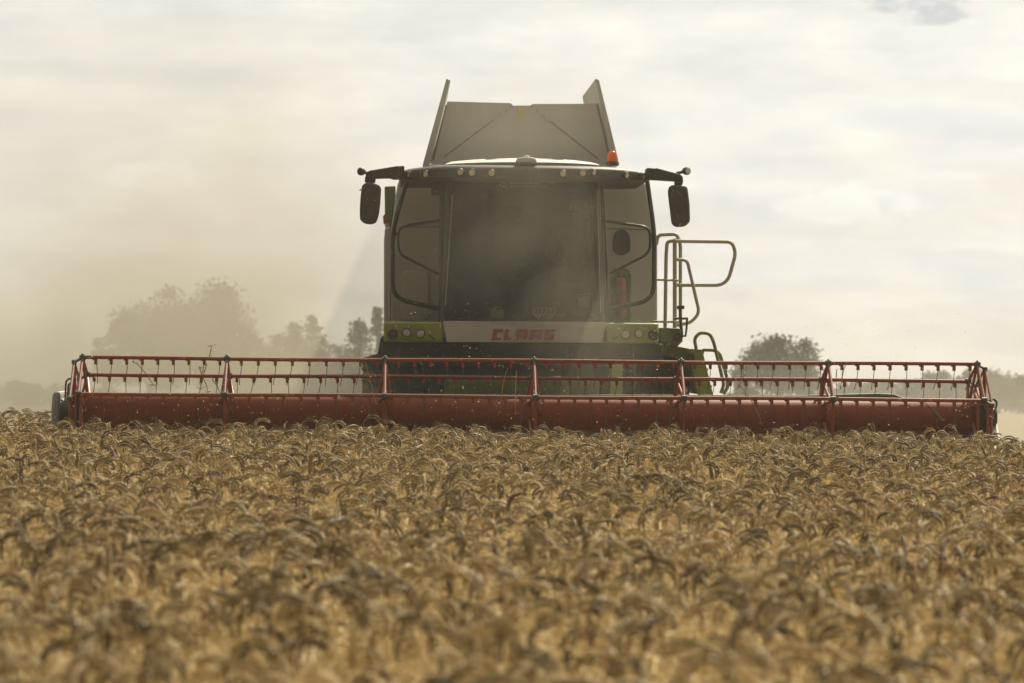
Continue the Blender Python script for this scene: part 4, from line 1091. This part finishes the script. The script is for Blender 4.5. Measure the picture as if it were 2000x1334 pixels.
for sgn, xs0, xs1 in ((1, XA + .08, CX - .6), (-1, XB - .08, CX + .6)):
    pts_i, pts_o, N = [], [], 150
    for k in range(N + 1):
        t = k / N; a = t * (abs(xs1 - xs0) / .55) * 2 * math.pi * sgn; x = xs0 + (xs1 - xs0) * t
        pts_i.append((x, 32.22 + .215*math.cos(a), .36 + .215*math.sin(a))); pts_o.append((x, 32.22 + .29*math.cos(a), .36 + .29*math.sin(a)))
    au.add(pts_i + pts_o, [(k, k+1, k+N+2, k+N+1) for k in range(N)])
au.build('auger_flight', 'steel', head)
kn = MB().box((XA, 31.02, .06), (XB, 31.14, .085))
for k in range(110):
    x = XA + .04 + k * (XB - XA - .08) / 109; kn.add([(x - .025, 31.02, .075), (x + .025, 31.02, .075), (x, 30.93, .075), (x, 31.02, .09)], [(0,2,1),(0,1,3),(0,3,2),(1,2,3)])
kn.build('knife_bar', 'steel', head)
# ends of the header
def end_plate(x, side):
    prof = [(30.55, .14), (31.0, .55), (31.7, .72), (32.4, .78), (32.9, .74), (32.95, .12), (30.6, .07)]
    n = len(prof); t = .05 * side
    vs = [(x, y, z) for y, z in prof] + [(x + t, y, z) for y, z in prof]
    MB().add(vs, [tuple(range(n)), tuple(range(2*n-1, n-1, -1))] + [((i+1) % n, i, i+n, (i+1) % n + n) for i in range(n)]).build('end_plate', 'dark_green', head, bevel=.01)
    arm = MB().tube(rounded([Vector((x + .03*side, 32.8, .85)), Vector((x + .03*side, 32.2, 1.05)), Vector((x + .0*side, YH + .02, RC.z))], .2), .045, 8)
    arm.lathe([(.07, -.06), (.09, -.05), (.09, .05), (.07, .06)], (x - .01*side, YH, RC.z), (1, 0, 0), 20)
    arm.build('reel_arm', 'black', head)
end_plate(XA - .02, -1); end_plate(XB + .02, 1)
# left end: pale rounded drive cover, green guard, hoses
MB().prism(round_poly(px([(103, 772), (106, 765.5), (117, 764.5), (119, 772), (117, 800), (116, 860), (101, 860), (101, 800)], 31.6), .03), 31.55, 32.5).build('drive_cover', 'pale', head, bevel=.02)
MB().prism(round_poly(px([(117, 776), (128, 783), (133, 782), (145, 790), (146, 860), (115, 860)], 31.7), .02), 31.62, 32.5).build('drive_guard', 'dark_green', head, bevel=.015)
mb = MB()
mb.tube(rounded(pts([(127, 785), (128, 760), (129, 744), (138, 738), (143, 746), (144, 772)], 31.5), .06, 5), .009, 8)
mb.tube(rounded(pts([(131, 790), (132, 765), (134, 750), (141, 748), (147, 756)], 31.55), .05, 5), .009, 8)
mb.tube(rounded(pts([(134, 800), (136, 775), (140, 755), (146, 765)], 31.45), .05, 5), .008, 8)
mb.build('hydraulic_hose', 'black', head, smooth=60)
mb = MB().box(tuple(at(132, 792, 31.5)), tuple(at(148, 768, 31.66)))
mb.lathe([(.03, -.06), (.045, -.05), (.045, .05), (.03, .06)], at(141, 762, 31.55), (0, -1, 0), 16)
mb.build('reel_motor', 'dark_green', head, bevel=.01)
# right end: hose loop, cover and white crop divider rod
MB().tube(rounded(pts([(1934, 795), (1930, 785), (1938, 778), (1947, 784), (1946, 796), (1936, 808)], 31.5), .06, 5), .011, 8).build('hydraulic_hose', 'black', head, smooth=60)
MB().prism(px([(1908, 790), (1931, 792), (1930, 870), (1906, 870)], 31.02), 31.0, 31.05).build('reel_end_shield', 'interior', head, bevel=.006)
for u in (1910, 1928):
    MB().prism(px([(u - 2.5, 788), (u + 2.5, 788), (u + 2, 872), (u - 3, 872)], 30.98), 30.96, 30.995).build('shield_rib', 'red', head, bevel=.004)
MB().prism(px([(143, 778), (156, 780), (156, 862), (145, 862)], 31.02), 31.0, 31.05).build('reel_end_shield', 'interior', head, bevel=.006)
for u in (147, 159):
    MB().prism(px([(u - 2, 770), (u + 2, 770), (u + 2.5, 862), (u - 2, 862)], 30.98), 30.96, 30.995).build('shield_rib', 'red', head, bevel=.004)
mb = MB().prism(round_poly(px([(1932, 795), (1937, 797), (1944, 815), (1945, 828), (1932, 829)], 31.7), .02), 31.6, 32.4)
mb.build('end_cover', 'band', head, bevel=.015)
MB().prism(round_poly(px([(1934, 806), (1941, 806), (1944, 820), (1936, 822)], 31.55), .02), 31.5, 31.59).build('end_cover_vent', 'black', head, bevel=.008)
MB().prism(px([(1931, 829), (1944, 829), (1944, 838), (1938, 848), (1931, 850)], 31.5), 31.48, 31.52).build('divider_shield', 'white', head)
MB().prism(px([(1944, 841), (1934, 852), (1930, 880), (1940, 880)], 31.2), 31.18, 31.24).build('divider_blade', 'band', head, bevel=.005)
MB().tube(pts([(1936, 797, 31.75), (1944, 826, 31.6), (1952, 866, 30.9), (1954, 885, 30.6)], 0), .014, 8).build('divider_rod', 'white', head)

# ------------------------------------------------------------------ straws caught in the reel
straw_defs = [
    ([(409, 697), (412, 683), (413, 676)], 31.45, 'dark straw with side twigs standing up from the top reel bar', 'straw_dark'),
    ([(258, 706), (270, 712), (285, 730), (293, 742), (300, 752)], 31.4, 'long dark straw drooping inside the leftmost reel bay', 'straw_dark'),
    ([(389, 716), (395, 735), (403, 752), (406, 766)], 31.35, 'dark straw leaning across the tines left of the second spider', 'straw_dark'),
    ([(404, 710), (398, 730), (391, 760)], 31.25, 'dark straw crossing another beside the second spider', 'straw_dark'),
    ([(414, 740), (425, 756), (430, 768)], 31.3, 'short dark straw under the middle bar near the second spider', 'straw_dark'),
    ([(989, 724), (982, 752), (978, 786), (976, 806)], 30.92, 'pale bent straw hanging before the drum, left one of a pair', 'straw'),
    ([(1009, 724), (1006, 770), (1007, 807)], 30.9, 'pale straight straw hanging before the drum, right one of a pair', 'straw'),
    ([(714, 709), (722, 740), (731, 775), (735, 790)], 30.93, 'thin pale straw slanting across the third reel bay', 'straw'),
    ([(1422, 725), (1440, 745), (1458, 770), (1472, 790), (1484, 815), (1486, 828)], 30.95, 'long bent golden straw hanging over the drum by the ladder', 'straw'),
    ([(1461, 714), (1450, 738), (1434, 770)], 31.2, 'golden straw leaning from the top bar beyond the ladder', 'straw'),
    ([(1653, 708), (1648, 722), (1645, 736), (1644, 748)], 31.3, 'looped golden straw on the top bar right of the sixth spider', 'straw'),
    ([(1634, 722), (1633, 745), (1635, 778)], 30.95, 'reddish straight straw hanging beside the sixth spider', 'straw'),
]
for path, Y, lab, mt in straw_defs:
    mb = MB(); P = pts(path, Y); rd = random.Random(len(lab) * 7)
    mb.tube(P, [.0042] * (len(P) - 1) + [.0026], 5)
    for k in range(2):
        q = P[0].lerp(P[1], rd.random()); mb.tube([q, q + Vector((rd.uniform(-.05, .05), rd.uniform(-.03, .03), rd.uniform(.01, .05)))], [.003, .0012], 4)
    end = P[-1]; 
    for k in range(4): mb.tube([end, end + Vector((rd.uniform(-.05, .05), rd.uniform(-.02, .02), rd.uniform(-.02, .03)))], [.0028, .001], 4)
    o = mb.build('straw', mt); tag(o, lab, 'straw', 'straws caught in the reel')
# a wheat ear thrown up in front of the drum
mb = MB(); a, b = at(1824, 805, 29.4), at(1839, 820, 29.4)
for k in range(10):
    q = a.lerp(b, k / 9); d = (b - a).normalized(); s_ = Vector((-d.z, 0, d.x))
    for sg in (-1, 1): mb.lathe([(.001, -.011), (.006, -.003), (.0055, .003), (.001, .012)], q + s_ * sg * .005, d + s_ * sg * .4, 6)
for k in range(6): mb.tube([a, a - (b - a).normalized() * .14 + Vector((0, 0, -.01 + .006 * k))], [.0012, .0006], 4)
o = mb.build('wheat_ear', 'straw_dark'); tag(o, 'dark wheat ear flung through the air before the right end of the drum', 'wheat ear')

# ------------------------------------------------------------------ trees
def tree(u, v_top, w_px, Y, label, name='tree', mat='leaf', seed=1, leaf=.27, n_leaf=6500, group='trees behind the field', n_blob=26, flat=.8, tall=False, low=False, fine=False):
    rd = np.random.default_rng(seed); tp = at(u, v_top, Y); gx = tp.x; gz = ground_z(gx, Y)
    Hh = tp.z - gz; W = w_px * Y / F_PX
    root = empty(name, (gx, Y, gz), label, 'tree', group)
    cz = gz + Hh * (.42 if low else .55); rx = W / 2; rz = Hh * (.56 if low else .47)
    # trunk with limbs
    mb = MB(); tr = Hh * .028
    mb.tube([Vector((gx, Y, gz - .1)), Vector((gx + .04*W, Y, gz + Hh*.25)), Vector((gx - .02*W, Y, gz + Hh*.5)), Vector((gx + .01*W, Y, gz + Hh*.72))], [tr*1.3, tr, tr*.7, tr*.2], 8)
    cent = []
    if tall: n_blob = 270
    for k in range(n_blob):
        a, el = rd.uniform(0, 6.283), math.asin(rd.uniform(-.75, .98))
        rad = rd.uniform(.45, .92) if k > n_blob // 4 else rd.uniform(.1, .45)
        if tall:
            pass
        if tall and k % 27 == 0:
            sa_, sh_ = rd.uniform(0, 6.283), rd.uniform(.55, 1.0) if k else 1.0
            sw_ = rx * rd.uniform(.15, .85) if k else 0.0
            mb.tube([Vector((gx, Y, gz)), Vector((gx + math.cos(sa_)*sw_*.4, Y + math.sin(sa_)*sw_*.4, gz + Hh*sh_*.5)), Vector((gx + math.cos(sa_)*sw_, Y + math.sin(sa_)*sw_, gz + Hh*sh_*.97))], [tr*.7, tr*.4, tr*.12], 5)
        if tall:
            t_ = .12 + .88 * rd.uniform(0, 1) ** .8
            bend_ = t_ ** 1.6
            p = np.array([gx + math.cos(sa_)*sw_*bend_ + rd.normal()*.05*rx, Y + math.sin(sa_)*sw_*bend_, gz + Hh*sh_*t_]); r_ = rx * rd.uniform(.14, .34) * (1.3 - .95*t_)
        else:
            p = np.array([math.cos(a)*math.cos(el)*rx*rad, math.sin(a)*math.cos(el)*rx*rad*.9, math.sin(el)*rz*rad]) + np.array([gx, Y, cz])
            r_ = rd.uniform(.26, .46) * min(rx, rz) * (1.35 - .75*rad)
            if fine:
                zt_ = rd.uniform(0, 1) ** .8; wz = rx * (1 - zt_ ** 1.6) * rd.uniform(0, 1) ** .6
                p = np.array([gx + math.cos(a)*wz, Y + math.sin(a)*wz, gz + Hh*(.06 + .92*zt_)]); r_ = rx * rd.uniform(.22, .46) * (1.15 - .6*zt_)
            elif k % 3 == 1: p = p + (p - np.array([gx, Y, cz])) * (1.0 / max(rad, .6) - 1) * .6; r_ *= .62
        cent.append((p, r_))
        if k % 3 == 0 and not tall:
            s_ = Vector((gx, Y, gz + Hh * rd.uniform(.2, .5))); e_ = Vector(p)
            mb.tube([s_, s_.lerp(e_, .5) + Vector((0, 0, .03*Hh)), e_], [tr*.45, tr*.28, tr*.08], 5)
    mb.build('trunk', 'bark', root)
    vs, fs = [], []
    per = n_leaf // n_blob
    for p, r_ in cent:
        d = rd.normal(size=(per, 3)); d /= np.linalg.norm(d, axis=1)[:, None]
        c = p + np.clip(rd.normal(size=(per, 3)), -2.3, 2.3) * r_ * .52 * np.array([1.15, 1.15, flat])
        n_ = rd.normal(size=(per, 3)); n_ /= np.linalg.norm(n_, axis=1)[:, None]
        t1 = np.cross(n_, rd.normal(size=(per, 3))); t1 /= np.linalg.norm(t1, axis=1)[:, None]; t2 = np.cross(n_, t1)
        s_ = leaf * rd.uniform(.5, 1.2, per)[:, None]
        quad = np.stack([c - t1*s_*.5, c - t2*s_*.32, c + t1*s_*.5, c + t2*s_*.32], 1).reshape(-1, 3)
        o = len(vs); vs += [tuple(q) for q in quad]; fs += [(o+4*k, o+4*k+1, o+4*k+2, o+4*k+3) for k in range(per)]
    # keep crowns above the soil
    me = bpy.data.meshes.new('crown'); me.from_pydata(vs, [], fs); me.materials.append(M[mat])
    o = bpy.data.objects.new('crown', me); COL.objects.link(o); adopt(o, root)
    return root
tree(395, 550, 225, 190, 'largest broad tree of the dusty clump left of the combine', seed=35, n_leaf=18000, n_blob=110)
tree(290, 582, 150, 196, 'rounded tree joined to the left flank of the largest tree', seed=47, n_leaf=10000, n_blob=70)
tree(205, 648, 70, 200, 'small faint bush at the far left foot of the tree clump', 'bush', seed=5, n_leaf=3000, n_blob=24, low=True)
tree(478, 628, 130, 192, 'lower tree on the right shoulder of the largest tree', seed=6, n_leaf=8000, n_blob=60, low=True)
tree(548, 645, 120, 180, 'low bush just right of the tree clump', 'bush', seed=16, n_leaf=4500, n_blob=30, low=True)
tree(574, 632, 100, 170, 'thin young tree with a leaning tip between the tree clump and the combine', 'sapling', 'leaf_pale', 7, .22, 1900, n_blob=46, fine=True)
tree(609, 616, 104, 170, 'tallest thin young tree between the tree clump and the combine', 'sapling', 'leaf_pale', 8, .22, 1900, n_blob=46, fine=True)
tree(636, 656, 130, 172, 'low leafy bush right of the thin young trees', 'bush', 'leaf_pale', 9, .2, 4500, n_blob=30, low=True)
tree(695, 678, 240, 168, 'long low hedge-like bush under the thin young trees', 'bush', 'leaf_pale', 31, .2, 8000, n_blob=60, low=True)
tree(702, 628, 120, 120, 'young leafy tree left of the combine body', 'sapling', 'leaf_pale', 10, .17, 2800, n_blob=60, fine=True)
tree(738, 600, 64, 118, 'leafy young tree half hidden behind the combine body', 'sapling', 'leaf_pale', 12, .17, 2200, n_blob=50, fine=True)
tree(1520, 640, 158, 215, 'solitary round tree right of the ladder', seed=13, n_leaf=13000, n_blob=66)
tree(1462, 712, 80, 222, 'low bush at the left foot of the solitary tree', 'bush', seed=14, n_leaf=3000, n_blob=24, low=True)
tree(1588, 690, 60, 224, 'small tree against the right flank of the solitary tree', seed=15, n_leaf=3000, n_blob=24, low=True)
wood = [(1660, 744, 70, 'low faint tree of the distant wood, nearest to the solitary tree'), (1712, 740, 60, 'small distant tree seen between the sixth spider and its right neighbour bay'), (1762, 734, 70, 'flat topped distant tree over the green header beam'),
        (1806, 728, 48, 'narrow distant tree just right of the beam end'), (1838, 722, 52, 'pointed distant tree in the middle of the rightmost reel bay'), (1884, 722, 60, 'distant tree behind the right end of the reel'),
        (1948, 712, 62, 'tallest distant tree just outside the right end of the reel'), (1990, 726, 66, 'distant tree at the right edge of the photo'), (2040, 722, 70, None), (1915, 728, 60, 'lower distant tree peeping through the right end frame'),
        (40, 744, 80, 'faint distant tree at the left edge of the photo'), (95, 748, 70, 'faint distant tree behind the pale drive cover')]
for k, (u, v, w, lab) in enumerate(wood):
    if lab is None: continue
    tree(u, v, w * 1.7, 330 + (k * 37) % 60, lab, 'tree', 'leaf', 60 + k, .5, 4500, 'distant trees of the wood', n_blob=34, low=True)

# ------------------------------------------------------------------ chaff in the air
def chaff():
    rd = np.random.default_rng(21); vs, fs = [], []
    def flakes(n, lo, hi, smin, smax):
        for _ in range(n):
            c = rd.uniform(lo, hi); t1 = rd.normal(size=3); t1 /= np.linalg.norm(t1); t2 = np.cross(t1, rd.normal(size=3)); t2 /= np.linalg.norm(t2)
            s_ = rd.uniform(smin, smax); w = s_ * rd.uniform(.25, .6); o = len(vs)
            vs.extend([tuple(c - t1*s_), tuple(c - t2*w), tuple(c + t1*s_), tuple(c + t2*w)]); fs.append((o, o+1, o+2, o+3))
    flakes(3000, (-3.4, 29.0, .8), (5.9, 33.2, 2.0), .0025, .0092)
    flakes(1500, (-.6, 31.5, 1.3), (3.0, 33.3, 3.7), .0025, .007)
    flakes(160, (-6, 29, .9), (8, 38, 4.6), .002, .006)
    me = bpy.data.meshes.new('chaff'); me.from_pydata(vs, [], fs); me.materials.append(M['chaff'])
    o = bpy.data.objects.new('chaff', me); COL.objects.link(o)
    tag(o, 'tiny pale chaff flakes drifting in the air around the machine', 'chaff', kind='stuff')
chaff()

# ------------------------------------------------------------------ haze and dust
def volume_box(name, a, b, mat, label, cat):
    me = bpy.data.meshes.new(name); mb = MB().box(a, b); me.from_pydata(mb.v, [], mb.f); me.materials.append(mat)
    bm = bmesh.new(); bm.from_mesh(me); bmesh.ops.recalc_face_normals(bm, faces=bm.faces); bm.to_mesh(me); bm.free()
    o = bpy.data.objects.new(name, me); COL.objects.link(o); tag(o, label, cat, kind='stuff'); o.display_type = 'WIRE'
    return o
hm = bpy.data.materials.new('haze'); hm.use_nodes = True
n, l = NT(hm.node_tree); n.clear()
ho = node(n, 'ShaderNodeOutputMaterial'); hv = node(n, 'ShaderNodeVolumePrincipled')
hv.inputs['Color'].default_value = (0.84, 0.81, 0.73, 1); hv.inputs['Density'].default_value = 0.0008; hv.inputs['Anisotropy'].default_value = 0.35
l.new(hv.outputs[0], ho.inputs['Volume'])
volume_box('haze', (-430, -40, -16), (430, 770, 7.2), hm, 'pale warm dusty air over the whole field', 'haze')

dm = bpy.data.materials.new('dust'); dm.use_nodes = True
n, l = NT(dm.node_tree); n.clear()
do = node(n, 'ShaderNodeOutputMaterial'); dv = node(n, 'ShaderNodeVolumePrincipled')
dv.inputs['Color'].default_value = (0.83, 0.76, 0.58, 1); dv.inputs['Anisotropy'].default_value = 0.1
geo = node(n, 'ShaderNodeNewGeometry')
def blob_nodes(c, r_, amp):
    s1 = node(n, 'ShaderNodeVectorMath', operation='SUBTRACT'); s1.inputs[1].default_value = c
    s2 = node(n, 'ShaderNodeVectorMath', operation='DIVIDE'); s2.inputs[1].default_value = r_
    s3 = node(n, 'ShaderNodeVectorMath', operation='LENGTH')
    mr = node(n, 'ShaderNodeMapRange', interpolation_type='SMOOTHSTEP'); mr.inputs[1].default_value = 1.0; mr.inputs[2].default_value = 0.0; mr.inputs[3].default_value = 0; mr.inputs[4].default_value = amp
    l.new(geo.outputs['Position'], s1.inputs[0]); l.new(s1.outputs[0], s2.inputs[0]); l.new(s2.outputs[0], s3.inputs[0]); l.new(s3.outputs['Value'], mr.inputs[0])
    return mr.outputs[0]
def cloud_density(blobs, scale, lo, hi, v0, v1, distort):
    total = None
    for c, r_, amp in blobs:
        b = blob_nodes(c, r_, amp)
        if total is None: total = b
        else:
            ad = node(n, 'ShaderNodeMath', operation='ADD'); l.new(total, ad.inputs[0]); l.new(b, ad.inputs[1]); total = ad.outputs[0]
    nzd = node(n, 'ShaderNodeTexNoise'); nzd.inputs['Scale'].default_value = scale; nzd.inputs['Detail'].default_value = 6; nzd.inputs['Distortion'].default_value = distort
    l.new(geo.outputs['Position'], nzd.inputs[0])
    nr = node(n, 'ShaderNodeMapRange'); nr.inputs[1].default_value = lo; nr.inputs[2].default_value = hi; nr.inputs[3].default_value = v0; nr.inputs[4].default_value = v1
    l.new(nzd.outputs[0], nr.inputs[0])
    mu = node(n, 'ShaderNodeMath', operation='MULTIPLY'); l.new(total, mu.inputs[0]); l.new(nr.outputs[0], mu.inputs[1])
    return mu.outputs[0]
far_d = cloud_density((((-3.6, 43, 2.2), (6.5, 9.0, 5.0), .10), ((-5.0, 41, 0.5), (8.0, 9.0, 2.8), .23), ((-1.9, 38.0, 2.0), (2.6, 4.0, 3.6), .13),
                       ((3.0, 36.0, .3), (6.0, 5.0, 1.6), .05), ((9.0, 44.0, 0.2), (8.0, 9.0, 2.0), .07)), .7, .34, .68, .25, 1.6, .5)
near_d = cloud_density((((1.2, 32.85, 2.75), (1.3, .75, 1.3), .36), ((1.75, 32.9, 1.6), (1.1, .8, 1.2), .42), ((1.2, 32.9, 2.2), (2.4, .8, 2.4), .10), ((-.6, 33.3, .95), (2.4, 1.2, .8), .22), ((1.2, 33.0, 4.0), (1.6, 2.0, .9), .10)), 1.5, .34, .70, .35, 1.6, .7)
mu = node(n, 'ShaderNodeMath', operation='ADD'); l.new(far_d, mu.inputs[0]); l.new(near_d, mu.inputs[1])
l.new(mu.outputs[0], dv.inputs['Density']); l.new(dv.outputs[0], do.inputs['Volume'])
volume_box('dust_cloud', (-15, 31.3, .02), (16, 52, 6.2), dm, 'brown dust cloud drifting left from the working combine', 'dust')
